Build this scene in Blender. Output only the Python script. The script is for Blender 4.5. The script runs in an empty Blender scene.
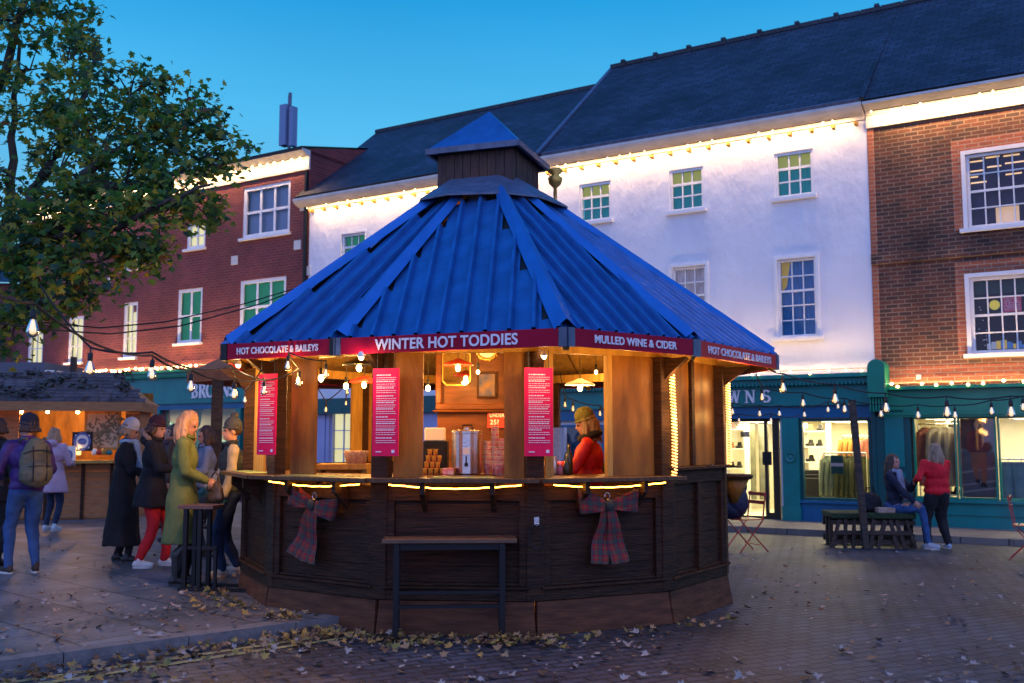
import bpy, bmesh, math, random
from mathutils import Vector, Matrix, noise
R = math.radians
sc = bpy.context.scene
# ------------------------------------------------------------------ camera
H = 1.57; F = 1000.0; HOR = 440.0; TH = math.atan((HOR-341.5)/F); CT, ST = math.cos(TH), math.sin(TH)
cd = bpy.data.cameras.new('camera'); cam = bpy.data.objects.new('camera', cd); sc.collection.objects.link(cam)
cam.location = (0, 0, H); cam.rotation_euler = (math.pi/2+TH, 0, 0)
cd.sensor_width = 36; cd.lens = 36*F/1024; cd.clip_end = 500; cd.clip_start = .05
cd.dof.use_dof = True; cd.dof.focus_distance = 8.8; cd.dof.aperture_fstop = 2.8
sc.camera = cam
# ------------------------------------------------------------------ dusk sky
w = bpy.data.worlds.new('World'); sc.world = w; w.use_nodes = True
nt = w.node_tree; N = nt.nodes; L = nt.links
bg = N['Background']
tc = N.new('ShaderNodeTexCoord'); sx = N.new('ShaderNodeSeparateXYZ'); L.new(tc.outputs['Generated'], sx.inputs[0])
r1 = N.new('ShaderNodeValToRGB')           # elevation, towards the afterglow-free side in front
e = r1.color_ramp.elements
e[0].position = 0.0; e[0].color = (.28, .61, .88, 1)
e[1].position = .62; e[1].color = (.0, .17, .60, 1)
m = e.new(.20); m.color = (.165, .55, .88, 1)
m = e.new(.31); m.color = (.085, .50, .88, 1); m = e.new(.43); m.color = (.012, .35, .80, 1)
L.new(sx.outputs['Z'], r1.inputs[0])
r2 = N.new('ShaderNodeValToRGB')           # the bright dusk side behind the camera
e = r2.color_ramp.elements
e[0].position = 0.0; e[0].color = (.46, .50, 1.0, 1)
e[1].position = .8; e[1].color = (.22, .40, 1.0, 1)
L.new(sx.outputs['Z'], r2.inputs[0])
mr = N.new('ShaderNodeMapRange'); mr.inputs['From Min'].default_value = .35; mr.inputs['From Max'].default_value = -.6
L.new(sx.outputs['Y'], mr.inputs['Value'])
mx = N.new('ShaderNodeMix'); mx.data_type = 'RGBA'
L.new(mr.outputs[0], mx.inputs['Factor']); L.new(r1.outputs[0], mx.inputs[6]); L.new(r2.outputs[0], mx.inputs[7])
cn = N.new('ShaderNodeTexNoise'); cn.inputs['Scale'].default_value = 1.6; cn.inputs['Detail'].default_value = 5; cm = N.new('ShaderNodeMapping'); cm.inputs['Scale'].default_value = (1, 1, 3.5); L.new(tc.outputs['Generated'], cm.inputs[0]); L.new(cm.outputs[0], cn.inputs['Vector'])
cv = N.new('ShaderNodeMapRange'); cv.inputs['From Min'].default_value = .3; cv.inputs['From Max'].default_value = .75; cv.inputs['To Min'].default_value = .93; cv.inputs['To Max'].default_value = 1.14; L.new(cn.outputs[0], cv.inputs['Value'])
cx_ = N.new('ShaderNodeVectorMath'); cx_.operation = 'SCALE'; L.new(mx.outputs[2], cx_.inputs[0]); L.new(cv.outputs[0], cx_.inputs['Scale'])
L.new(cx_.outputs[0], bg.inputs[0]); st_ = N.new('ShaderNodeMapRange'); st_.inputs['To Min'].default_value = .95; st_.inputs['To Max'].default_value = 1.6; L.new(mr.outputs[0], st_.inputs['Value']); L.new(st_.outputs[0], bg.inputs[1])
sc.view_settings.view_transform = 'Standard'; sc.view_settings.look = 'None'; sc.view_settings.exposure = 0; sc.view_settings.gamma = 1
sc.cycles.use_denoising = True; sc.cycles.max_bounces = 6; sc.cycles.transparent_max_bounces = 12
sc.cycles.sample_clamp_indirect = 4; sc.cycles.caustics_reflective = False; sc.cycles.caustics_refractive = False

COL = sc.collection
# ------------------------------------------------------------------ helpers
def ray(x, y):
    a = (x-512)/F; b = (341.5-y)/F
    return Vector((a, CT-b*ST, ST+b*CT))
def G(x, y, z=0.0):                       # point at height z seen at pixel
    d = ray(x, y); t = (z-H)/d.z; return Vector((d.x*t, d.y*t, z))
def D(x, y, Y):                           # point at depth Y seen at pixel
    d = ray(x, y); t = Y/d.y; return Vector((d.x*t, Y, H+d.z*t))
P0 = Vector((6.55, 18.0, 0)); FA = -R(31.8)
FU = Vector((math.cos(FA), math.sin(FA), 0)); FV = Vector((-math.sin(FA), math.cos(FA), 0))
def fp(x, y, off=0):                      # (s, z) on the street frontage plane
    d = ray(x, y); o = P0+FV*off
    t = (o.x*FV.x+o.y*FV.y)/(d.x*FV.x+d.y*FV.y)
    p = Vector((d.x*t, d.y*t, H+d.z*t)); return (p-P0).dot(FU), p.z
def FW(s, y, z): return P0+FU*s+FV*y+Vector((0, 0, z))
FM = Matrix.Translation(P0) @ Matrix.Rotation(FA, 4, 'Z')

def link(name, me, mats, parent=None):
    o = bpy.data.objects.new(name, me); COL.objects.link(o)
    for m_ in (mats if isinstance(mats, (list, tuple)) else [mats]): me.materials.append(m_)
    if parent is not None: o.parent = parent
    return o
def tag(o, label=None, cat=None, group=None, kind=None):
    if label: o['label'] = label
    if cat: o['category'] = cat
    if group: o['group'] = group
    if kind: o['kind'] = kind
    return o
def empty(name, loc=(0, 0, 0), rz=0, label=None, cat=None, group=None):
    o = bpy.data.objects.new(name, None); COL.objects.link(o); o.empty_display_size = .1
    o.location = loc; o.rotation_euler = (0, 0, rz)
    return tag(o, label, cat, group)
def copy_tree(o, parent=None):
    c = o.copy(); COL.objects.link(c)
    if parent is not None: c.parent = parent
    for ch in [q for q in bpy.data.objects if q.parent == o]: copy_tree(ch, c)
    return c

class MB:
    def __init__(s): s.v = []; s.f = []; s.mi = []; s.M = Matrix.Identity(4); s.cur = 0
    def add(s, vs, fs):
        b = len(s.v); s.v += [s.M @ Vector(p) for p in vs]
        s.f += [[b+i for i in f] for f in fs]; s.mi += [s.cur]*len(fs); return s
    def box(s, x0, y0, z0, x1, y1, z1):
        return s.add([(x0,y0,z0),(x1,y0,z0),(x1,y1,z0),(x0,y1,z0),(x0,y0,z1),(x1,y0,z1),(x1,y1,z1),(x0,y1,z1)],
                     [(0,3,2,1),(4,5,6,7),(0,1,5,4),(1,2,6,5),(2,3,7,6),(3,0,4,7)])
    def cbox(s, c, sz, rz=0, rx=0, ry=0):
        M0 = s.M; s.M = M0 @ Matrix.Translation(c) @ Matrix.Rotation(rz,4,'Z') @ Matrix.Rotation(ry,4,'Y') @ Matrix.Rotation(rx,4,'X')
        a, b, c_ = sz[0]/2, sz[1]/2, sz[2]/2; s.box(-a,-b,-c_,a,b,c_); s.M = M0; return s
    def bar(s, p, q, wd, th, up=(0, 0, 1)):
        p, q = Vector(p), Vector(q); d = (q-p).normalized(); u = Vector(up)
        if abs(d.dot(u)) > .98: u = Vector((0, 1, 0))
        r = d.cross(u).normalized(); u = r.cross(d)
        vs = [e_+r*a*wd/2+u*b*th/2 for e_ in (p, q) for a, b in ((-1,-1),(1,-1),(1,1),(-1,1))]
        return s.add(vs, [(0,1,2,3),(7,6,5,4),(0,4,5,1),(1,5,6,2),(2,6,7,3),(3,7,4,0)])
    def prism(s, poly, z0, z1):
        n = len(poly); vs = [(p[0],p[1],z0) for p in poly]+[(p[0],p[1],z1) for p in poly]
        return s.add(vs, [tuple(range(n))[::-1], tuple(range(n, 2*n))]+[(i,(i+1)%n,n+(i+1)%n,n+i) for i in range(n)])
    def tube(s, pts, r, n=8, closed=False):
        pts = [Vector(p) for p in pts]; m_ = len(pts); vs = []
        for i, p in enumerate(pts):
            d = (pts[min(i+1, m_-1)]-pts[max(i-1, 0)]).normalized()
            u = Vector((0,0,1)) if abs(d.z) < .9 else Vector((1,0,0))
            a = d.cross(u).normalized(); b = a.cross(d); rr = r[i] if isinstance(r, (list, tuple)) else r
            vs += [p+a*math.cos(t)*rr+b*math.sin(t)*rr for t in [2*math.pi*k/n for k in range(n)]]
        fs = [(i*n+k, i*n+(k+1)%n, (i+1)*n+(k+1)%n, (i+1)*n+k) for i in range(m_-1) for k in range(n)]
        fs += [tuple(range(n))[::-1], tuple(range((m_-1)*n, m_*n))]
        return s.add(vs, fs)
    def lathe(s, prof, c=(0,0,0), n=16, sx_=1, sy=1):
        vs = [(c[0]+r*math.cos(2*math.pi*k/n)*sx_, c[1]+r*math.sin(2*math.pi*k/n)*sy, c[2]+z) for r, z in prof for k in range(n)]
        m_ = len(prof); fs = [(i*n+k, i*n+(k+1)%n, (i+1)*n+(k+1)%n, (i+1)*n+k) for i in range(m_-1) for k in range(n)]
        fs += [tuple(range(n))[::-1], tuple(range((m_-1)*n, m_*n))]
        return s.add(vs, fs)
    def ball(s, c, r, n=10, sc_=(1,1,1)):
        k = n//2+1; prof = [(r*max(.001, math.sin(math.pi*i/k)), -r*math.cos(math.pi*i/k)) for i in range(k+1)]
        M0 = s.M; s.M = M0 @ Matrix.Translation(c) @ Matrix.Diagonal((*sc_, 1)); s.lathe(prof, n=n); s.M = M0; return s
    def build(s, name, mats, parent=None, smooth=False, bevel=0):
        me = bpy.data.meshes.new(name); me.from_pydata([tuple(p) for p in s.v], [], s.f)
        o = link(name, me, mats, parent)
        for i, p in enumerate(me.polygons): p.material_index = s.mi[i]; p.use_smooth = smooth
        if bevel:
            bm = bmesh.new(); bm.from_mesh(me); bmesh.ops.bevel(bm, geom=bm.edges[:], offset=bevel, segments=1, affect='EDGES', clamp_overlap=True); bm.to_mesh(me); bm.free()
        return o

MATS = {}
def mat(name, c1, c2=None, rough=.6, metal=0, scale=6, stretch=(1,1,1), bump=0, bscale=None, emit=None, es=0, detail=5, coord='Object', spec=.5, coat=0):
    m_ = bpy.data.materials.new(name); m_.use_nodes = True; MATS[name] = m_
    n = m_.node_tree.nodes; l = m_.node_tree.links; b = n['Principled BSDF']
    b.inputs['Roughness'].default_value = rough; b.inputs['Metallic'].default_value = metal
    b.inputs['Specular IOR Level'].default_value = spec; b.inputs['Coat Weight'].default_value = coat
    b.inputs['Base Color'].default_value = (*c1, 1)
    if c2 or bump:
        t = n.new('ShaderNodeTexCoord'); mp = n.new('ShaderNodeMapping'); mp.inputs['Scale'].default_value = stretch
        l.new(t.outputs[coord], mp.inputs[0])
        nz = n.new('ShaderNodeTexNoise'); nz.inputs['Scale'].default_value = scale; nz.inputs['Detail'].default_value = detail
        l.new(mp.outputs[0], nz.inputs['Vector'])
        if c2:
            cr = n.new('ShaderNodeValToRGB'); cr.color_ramp.elements[0].position = .32; cr.color_ramp.elements[1].position = .68
            cr.color_ramp.elements[0].color = (*c1, 1); cr.color_ramp.elements[1].color = (*c2, 1)
            l.new(nz.outputs[0], cr.inputs[0]); l.new(cr.outputs[0], b.inputs['Base Color'])
            rr = n.new('ShaderNodeMapRange'); rr.inputs['To Min'].default_value = max(.05, rough-.12); rr.inputs['To Max'].default_value = min(1, rough+.12)
            l.new(nz.outputs[0], rr.inputs[0]); l.new(rr.outputs[0], b.inputs['Roughness'])
        if bump:
            n2 = n.new('ShaderNodeTexNoise'); n2.inputs['Scale'].default_value = bscale or scale*3; n2.inputs['Detail'].default_value = 6
            l.new(mp.outputs[0], n2.inputs['Vector'])
            bp = n.new('ShaderNodeBump'); bp.inputs['Strength'].default_value = bump; bp.inputs['Distance'].default_value = .03
            l.new(n2.outputs[0], bp.inputs['Height']); l.new(bp.outputs[0], b.inputs['Normal'])
    if emit:
        b.inputs['Emission Color'].default_value = (*emit, 1); b.inputs['Emission Strength'].default_value = es
    return m_
def brickmat(name, c1, c2, mortar, bw, bh, ms, rough=.85, rot=(0,0,0), bump=.6, dirt=.5, offset=.5, dscale=.8, squash=1):
    m_ = bpy.data.materials.new(name); m_.use_nodes = True; MATS[name] = m_
    n = m_.node_tree.nodes; l = m_.node_tree.links; b = n['Principled BSDF']; b.inputs['Roughness'].default_value = rough
    t = n.new('ShaderNodeTexCoord'); mp = n.new('ShaderNodeMapping'); mp.inputs['Rotation'].default_value = rot
    l.new(t.outputs['Object'], mp.inputs[0])
    wv = n.new('ShaderNodeTexNoise'); wv.inputs['Scale'].default_value = 3
    br = n.new('ShaderNodeTexBrick'); br.offset = offset; br.inputs['Scale'].default_value = 1; br.inputs['Brick Width'].default_value = bw
    br.inputs['Row Height'].default_value = bh; br.inputs['Mortar Size'].default_value = ms; br.inputs['Color1'].default_value = (*c1, 1)
    br.inputs['Color2'].default_value = (*c2, 1); br.inputs['Mortar'].default_value = (*mortar, 1); br.inputs['Mortar Smooth'].default_value = .3
    l.new(mp.outputs[0], br.inputs['Vector'])
    nz = n.new('ShaderNodeTexNoise'); nz.inputs['Scale'].default_value = dscale; nz.inputs['Detail'].default_value = 7; nz.inputs['Roughness'].default_value = .65
    l.new(t.outputs['Object'], nz.inputs['Vector'])
    mr_ = n.new('ShaderNodeMapRange'); mr_.inputs['From Min'].default_value = .35; mr_.inputs['From Max'].default_value = .65
    mr_.inputs['To Min'].default_value = 1-dirt; mr_.inputs['To Max'].default_value = 1.15
    l.new(nz.outputs[0], mr_.inputs[0])
    mm = n.new('ShaderNodeMix'); mm.data_type = 'RGBA'; mm.blend_type = 'MULTIPLY'; mm.inputs['Factor'].default_value = 1
    l.new(br.outputs['Color'], mm.inputs[6]); l.new(mr_.outputs[0], mm.inputs[7]); l.new(mm.outputs[2], b.inputs['Base Color'])
    n3 = n.new('ShaderNodeTexNoise'); n3.inputs['Scale'].default_value = 25; l.new(t.outputs['Object'], n3.inputs['Vector'])
    ad = n.new('ShaderNodeMath'); ad.operation = 'SUBTRACT'; l.new(n3.outputs[0], ad.inputs[0]); l.new(br.outputs['Fac'], ad.inputs[1])
    bp = n.new('ShaderNodeBump'); bp.inputs['Strength'].default_value = bump; bp.inputs['Distance'].default_value = .01
    l.new(ad.outputs[0], bp.inputs['Height']); l.new(bp.outputs[0], b.inputs['Normal'])
    return m_
def emat(name, c, s):
    return mat(name, (.8, .8, .8), emit=c, es=s)
def glassmat(name, tint=(1,1,1), refl=.12, rough=.03):
    m_ = bpy.data.materials.new(name); m_.use_nodes = True; n = m_.node_tree.nodes; l = m_.node_tree.links
    n.remove(n['Principled BSDF']); o = n['Material Output']
    t = n.new('ShaderNodeBsdfTransparent'); t.inputs[0].default_value = (*tint, 1)
    g = n.new('ShaderNodeBsdfGlossy'); g.inputs['Roughness'].default_value = rough
    f = n.new('ShaderNodeFresnel'); f.inputs[0].default_value = 1.5
    a = n.new('ShaderNodeMath'); a.operation = 'ADD'; a.inputs[1].default_value = refl; l.new(f.outputs[0], a.inputs[0])
    mxs = n.new('ShaderNodeMixShader'); l.new(a.outputs[0], mxs.inputs[0]); l.new(t.outputs[0], mxs.inputs[1]); l.new(g.outputs[0], mxs.inputs[2])
    l.new(mxs.outputs[0], o.inputs[0]); return m_
def tartan(name):
    m_ = bpy.data.materials.new(name); m_.use_nodes = True; n = m_.node_tree.nodes; l = m_.node_tree.links; b = n['Principled BSDF']
    b.inputs['Roughness'].default_value = .95
    t = n.new('ShaderNodeTexCoord'); s_ = n.new('ShaderNodeSeparateXYZ'); l.new(t.outputs['UV'], s_.inputs[0])
    def stripe(out, per, wd, off=0):
        a = n.new('ShaderNodeMath'); a.operation = 'MULTIPLY_ADD'; a.inputs[1].default_value = 1/per; a.inputs[2].default_value = off; l.new(out, a.inputs[0])
        f = n.new('ShaderNodeMath'); f.operation = 'FRACT'; l.new(a.outputs[0], f.inputs[0])
        c = n.new('ShaderNodeMath'); c.operation = 'LESS_THAN'; c.inputs[1].default_value = wd; l.new(f.outputs[0], c.inputs[0]); return c.outputs[0]
    cur = None; col = (.26, .008, .014)
    for out in (s_.outputs[0], s_.outputs[1]):
        for per, wd, off, cc in ((.09, .42, 0, (.008, .06, .045)), (.09, .10, .3, (.13, .09, .04)), (.09, .08, .62, (.02, .02, .06))):
            mm = n.new('ShaderNodeMix'); mm.data_type = 'RGBA'
            ml = n.new('ShaderNodeMath'); ml.operation = 'MULTIPLY'; ml.inputs[1].default_value = .6; l.new(stripe(out, per, wd, off), ml.inputs[0]); l.new(ml.outputs[0], mm.inputs[0])
            if cur is None: mm.inputs[6].default_value = (*col, 1)
            else: l.new(cur, mm.inputs[6])
            mm.inputs[7].default_value = (*cc, 1); cur = mm.outputs[2]
    l.new(cur, b.inputs['Base Color']); return m_

_mat = mat
def wood(*a, **k): k.setdefault('spec', .18); return _mat(*a, **k)
M_ = dict(
 sett=brickmat('sett_paving', (.062,.080,.112), (.034,.043,.064), (.014,.018,.026), .22, .11, .014, rough=.55, rot=(0,0,R(-28)), bump=1.0, dirt=.62, dscale=.9),
 slab=brickmat('stone_slab', (.165,.175,.195), (.095,.10,.115), (.03,.03,.035), 1.05, .68, .014, rough=.5, rot=(0,0,R(42)), bump=.7, dirt=.6, dscale=1.1),
 pave2=brickmat('pavement_slab', (.20,.17,.15), (.15,.13,.12), (.05,.045,.04), .9, .6, .012, rough=.7, rot=(0,0,-R(31.8)), bump=.6, dirt=.35),
 kerb=mat('kerb_stone', (.11,.105,.11), (.17,.16,.16), rough=.7, scale=9, bump=.4),
 yline=mat('road_paint', (.42,.38,.14), (.16,.15,.08), rough=.7, scale=18, detail=8),
 brickL=brickmat('brick_dark_red', (.21,.035,.034), (.15,.026,.030), (.20,.09,.08), .22, .075, .008, rot=(R(-90),0,0), dirt=.3),
 brickR=brickmat('brick_weathered', (.185,.058,.030), (.065,.036,.028), (.25,.16,.11), .22, .074, .011, rot=(R(-90),0,0), dirt=.62, dscale=.9),
 brickO=brickmat('brick_orange', (.42,.12,.05), (.30,.08,.04), (.34,.24,.17), .22, .074, .009, rot=(R(-90),0,0), dirt=.25),
 white=mat('white_render', (.74,.75,.78), (.65,.66,.71), rough=.85, scale=.9, stretch=(1.5,1.5,.9), bump=1.0, bscale=3.2, detail=9),
 trim=mat('white_paint', (.78,.78,.76), (.70,.70,.70), rough=.45, scale=5),
 stone=mat('painted_stone', (.66,.62,.56), (.52,.49,.45), rough=.7, scale=3),
 slate=brickmat('roof_slate', (.034,.052,.095), (.012,.021,.042), (.006,.008,.014), .27, .135, .012, rough=.6, rot=(0,0,0), bump=1.0, dirt=.72, dscale=.6),
 lead=mat('lead_flashing', (.10,.13,.20), (.05,.07,.12), rough=.45, scale=7, stretch=(1,4,1)),
 teal=mat('teal_paint', (.0,.19,.18), (.0,.15,.145), rough=.35, scale=3),
 green=mat('warm_lit_teal', (.0,.24,.14), (.0,.19,.115), rough=.35, scale=3),  # teal paint with the warm cast of the light strings put into the colour
 blue=mat('blue_paint', (.0,.11,.25), (.0,.085,.20), rough=.35, scale=3),
 navy=mat('dark_teal_paint', (.0,.085,.09), (.0,.06,.065), rough=.35, scale=3),
 lav=mat('lavender_paint', (.36,.38,.62), (.32,.34,.56), rough=.5, scale=3),
 metalroof=mat('blue_sheet_metal', (.028,.145,.42), (.014,.09,.28), rough=.34, metal=.35, scale=1.6, stretch=(3,3,.7), spec=.7, bump=.12, bscale=6),
 hipblue=mat('blue_flashing', (.03,.18,.55), (.018,.13,.42), rough=.34, metal=.35, scale=3, spec=.7, bump=.1),
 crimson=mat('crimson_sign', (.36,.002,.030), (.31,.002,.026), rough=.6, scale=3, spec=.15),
 crimson2=mat('lit_crimson_sign', (.62,.05,.045), (.55,.04,.04), rough=.6, scale=3, spec=.15),  # crimson board with its stronger light put into the colour
 pink=mat('pink_print', (.86,.012,.085), rough=.6, spec=.15),
 letter=mat('sign_lettering', (.80,.74,.78), rough=.5),
 dark=wood('dark_stained_wood', (.060,.025,.011), (.022,.011,.007), rough=.5, scale=5, stretch=(1,1,9), bump=.5, bscale=14),
 darkh=wood('dark_stained_boards', (.058,.024,.011), (.020,.010,.007), rough=.5, scale=4, stretch=(1,1,14), bump=.5, bscale=10),
 skirt=wood('reddish_ply', (.14,.052,.024), (.07,.028,.015), rough=.7, scale=4, stretch=(1,1,5), bump=.3),
 ply=wood('varnished_ply', (.33,.145,.022), (.13,.055,.012), rough=.42, scale=2.2, stretch=(3,3,.8), bump=.25, detail=9),
 pine=wood('pale_timber', (.50,.30,.07), (.32,.18,.045), rough=.6, scale=4, stretch=(5,5,.6), bump=.2),
 panel=wood('brown_panelling', (.13,.042,.014), (.075,.024,.009), rough=.4, scale=4, stretch=(1,1,5)),
 cupola=mat('weathered_boards', (.085,.045,.032), (.045,.026,.024), rough=.8, scale=8, stretch=(3,3,.5), bump=.6),
 counter=wood('counter_wood', (.13,.065,.03), (.07,.037,.02), rough=.32, scale=5, stretch=(6,1,1), bump=.3),
 black=mat('black_metal', (.012,.012,.014), rough=.45, metal=.5),
 rubber=mat('black_rubber', (.008,.008,.009), rough=.6),
 steel=mat('brushed_steel', (.55,.54,.52), rough=.25, metal=1, bump=.1, scale=20),
 gold=mat('gilt', (.65,.38,.08), (.5,.28,.06), rough=.4, metal=.6, scale=8),
 redm=mat('red_enamel', (.42,.03,.02), rough=.3),
 whitem=mat('white_enamel', (.8,.76,.66), rough=.35),
 mirror=mat('mirror_glass', (.75,.75,.75), rough=.03, metal=1),
 chalet=wood('chalet_boards', (.42,.21,.09), (.28,.13,.06), rough=.75, scale=5, stretch=(1,1,9), bump=.4),
 tartan=tartan('tartan_cloth'),
 bulbw=None)
GL = glassmat('window_glass', (.95,1,1), .0)
GLS = glassmat('shop_glass', (1,1,1), .04)
BULBGL = glassmat('bulb_glass', (.95,.9,.8), .10, .02)
E_warm = emat('led_warm', (1.0,.60,.22), 12); E_rope = emat('rope_warm', (1.0,.38,.03), 24.0)
E_fil = emat('filament', (1.0,.62,.25), 25); E_pend = emat('bulb_lit', (1.0,.62,.22), 16)
E_glow = emat('bulb_core', (1.0,.70,.34), 1.25)
E_room = emat('lit_room', (1.0,.80,.36), 1.15); E_shop = emat('shop_lamp', (1.0,.84,.50), 5.0)

def text(s, size, name, m_, parent, M, bold=.012, ext=.004, spacing=1.05, fit=None, upright=True):
    cu = bpy.data.curves.new('t', 'FONT'); cu.body = s; cu.size = size/.73; cu.align_x = 'CENTER'; cu.align_y = 'CENTER'
    cu.offset = bold*size; cu.extrude = ext; cu.space_character = spacing
    o = bpy.data.objects.new('t', cu); COL.objects.link(o); dg = bpy.context.evaluated_depsgraph_get()
    me = bpy.data.meshes.new_from_object(o.evaluated_get(dg)); bpy.data.objects.remove(o); bpy.data.curves.remove(cu)
    xs = [v.co.x for v in me.vertices]; ys = [v.co.y for v in me.vertices]; cx = (max(xs)+min(xs))/2; cy = (max(ys)+min(ys))/2
    k = (fit/(max(xs)-min(xs))) if fit else 1
    for v in me.vertices: v.co = M @ Vector(((v.co.x-cx)*k, v.co.z*-1 if upright else v.co.z, (v.co.y-cy))) if upright else M @ v.co
    me.name = name
    return link(name, me, m_, parent)
def lamp(name, kind, loc, energy, color, size=.05, rot=None, size_y=None, parent=None):
    ld = bpy.data.lights.new(name, kind); ld.energy = energy; ld.color = color
    if kind == 'AREA':
        ld.shape = 'RECTANGLE' if size_y else 'SQUARE'; ld.size = size
        if size_y: ld.size_y = size_y
    else: ld.shadow_soft_size = size
    o = bpy.data.objects.new(name, ld); COL.objects.link(o); o.location = loc
    if rot: o.rotation_euler = rot
    if parent is not None: o.parent = parent
    return o
WARM = (1.0, .50, .13)

# ================================================================== GROUND
g = MB(); g.add([(-150,-30,-.004),(150,-30,-.004),(150,260,-.004),(-150,260,-.004)], [(0,1,2,3)])
tag(g.build('road', M_['sett']), kind='structure')
ka, kb = Vector((-3.40,6.83,0)), Vector((-1.47,8.53,0)); kd = (kb-ka).normalized(); kn = Vector((-kd.y, kd.x, 0))
k0 = ka-kd*14; k1 = kb+kd*.75
FPs = lambda s, y: FW(s, y, 0)
lp = [k0, k1, Vector((-.75,12.6,0)), FPs(-9.5,-1.9), FPs(-60,-1.9), Vector((-60,10,0))]
in_ = [p.copy() for p in lp]; in_[0] = k0+kn*.16; in_[1] = k1+kn*.16; 
s_ = MB(); s_.prism([(p.x,p.y) for p in [k0+kn*.163, k1+kn*.163]+lp[2:]], -.02, .10)
tag(s_.build('left_pavement', M_['slab']), kind='structure')
s_ = MB(); a = 0.0; LT = (k1-k0).length; random.seed(2)
while a < LT:
    b = min(a+.9, LT); s_.M = Matrix.Identity(4)
    p, q = k0+kd*(a+.004), k0+kd*(b-.004)
    s_.prism([(p.x,p.y),(q.x,q.y),((q+kn*.16).x,(q+kn*.16).y),((p+kn*.16).x,(p+kn*.16).y)], -.02, .104+random.uniform(-.004,.004)); a = b
tag(s_.build('left_kerb', M_['kerb']), kind='structure')
for off in (.16, .32):
    y = MB(); p, q = k0-kn*(off), k1-kn*off
    y.add([p+Vector((0,0,.001)), p-kn*.07+Vector((0,0,.001)), q-kn*.07+Vector((0,0,.001)), q+Vector((0,0,.001))], [(0,1,2,3)])
    tag(y.build('yellow_line', M_['yline']), kind='structure')
rp = MB(); rp.M = FM; rp.box(-9.4,-1.78,-.02, 14,0.05,.09)
tag(rp.build('shop_pavement', M_['pave2']), kind='structure')
rp = MB(); rp.M = FM; x = -9.4
while x < 14: rp.box(x+.004,-1.90,-.02, x+.896,-1.783,.094); x += .9
tag(rp.build('shop_kerb', M_['pave2']), kind='structure')

# ================================================================== BUILDINGS
def wall_mesh(name, s0, s1, z0, z1, holes, m_, parent, rev=.16):
    xs = sorted({s0, s1}|{h[0] for h in holes}|{h[2] for h in holes}); zs = sorted({z0, z1}|{h[1] for h in holes}|{h[3] for h in holes})
    xs = [x for x in xs if s0 <= x <= s1]; zs = [z for z in zs if z0 <= z <= z1]
    mb = MB()
    for i in range(len(xs)-1):
        for j in range(len(zs)-1):
            cx, cz = (xs[i]+xs[i+1])/2, (zs[j]+zs[j+1])/2
            if any(h[0] < cx < h[2] and h[1] < cz < h[3] for h in holes): continue
            mb.add([(xs[i],0,zs[j]),(xs[i+1],0,zs[j]),(xs[i+1],0,zs[j+1]),(xs[i],0,zs[j+1])], [(0,1,2,3)])
    for a, b, c, d in holes:
        a, c = max(a, s0), min(c, s1)
        mb.add([(a,0,b),(a,0,d),(a,rev,d),(a,rev,b)], [(0,1,2,3)]); mb.add([(c,0,b),(c,0,d),(c,rev,d),(c,rev,b)], [(3,2,1,0)])
        mb.add([(a,0,b),(c,0,b),(c,rev,b),(a,rev,b)], [(3,2,1,0)]); mb.add([(a,0,d),(c,0,d),(c,rev,d),(a,rev,d)], [(0,1,2,3)])
    for x in (s0, s1): mb.add([(x,0,z0),(x,9,z0),(x,9,z1),(x,0,z1)], [(0,1,2,3)])
    mb.add([(s0,9,z0),(s1,9,z0),(s1,9,z1),(s0,9,z1)], [(0,1,2,3)])
    return mb.build(name, m_, parent)
def window(parent, h, cols, rows, frame, back, fw=.055, bar=.022, sash=None, sill=True, back2=None, surround=.0, arch=False, label=None):
    a, b, c, d = h; f = MB(); y0, y1 = .03, .11
    if surround: # moulded architrave standing proud of the wall
        for q in ((a-surround, -.03, b-.0, a, .02, d+surround), (c, -.03, b, c+surround, .02, d+surround), (a, -.03, d, c, .02, d+surround)): f.box(*q)
    f.box(a, y0, b, a+fw, y1, d); f.box(c-fw, y0, b, c, y1, d); f.box(a+fw, y0, b, c-fw, y1, b+fw); f.box(a+fw, y0, d-fw, c-fw, y1, d)
    ia, ib, ic, id_ = a+fw, b+fw, c-fw, d-fw
    for i in range(1, cols): x = ia+(ic-ia)*i/cols; f.box(x-bar/2, y0+.03, ib, x+bar/2, y1-.01, id_)
    for j in range(1, rows):
        z = ib+(id_-ib)*j/rows; t = bar*(1.9 if sash and j == sash else 1)
        f.box(ia, y0+.028, z-t/2, ic, y1-.012, z+t/2)
    if arch: # brickwork corner fillets under a round head
        n = 8; r = (c-a)/2; cx = (a+c)/2
        for sgn in (-1, 1):
            vs = [(cx+sgn*r, y0-.004, d)]+[(cx+sgn*r*math.cos(t), y0-.004, d-r+r*math.sin(t)) for t in [math.pi/2*k/n for k in range(n+1)]]
            f.add(vs, [tuple(range(len(vs)))])
    o = f.build('window', frame, parent)
    if label: o['label'] = label
    MB().add([(ia,y0+.05,ib),(ic,y0+.05,ib),(ic,y0+.05,id_),(ia,y0+.05,id_)], [(0,1,2,3)]).build('pane', GL, o)
    zb = ib if back2 is None else ib+(id_-ib)*back2[1]
    MB().add([(a,.20,zb),(c,.20,zb),(c,.20,d),(a,.20,d)], [(0,1,2,3)]).build('blind', back, o)
    if back2: MB().add([(a,.24,b),(c,.24,b),(c,.24,d),(a,.24,d)], [(0,1,2,3)]).build('curtain', back2[0], o)
    if sill: MB().box(a-.06-surround, -.09, b-.07, c+.06+surround, .028, b-.002).build('sill', frame, o)
    return o
def hole(x0, y0, x1, y1, inset=0):
    a, t = fp(x0, y0); c, b = fp(x1, y1); return (a+inset, b+inset, c-inset, t-inset)

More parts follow.
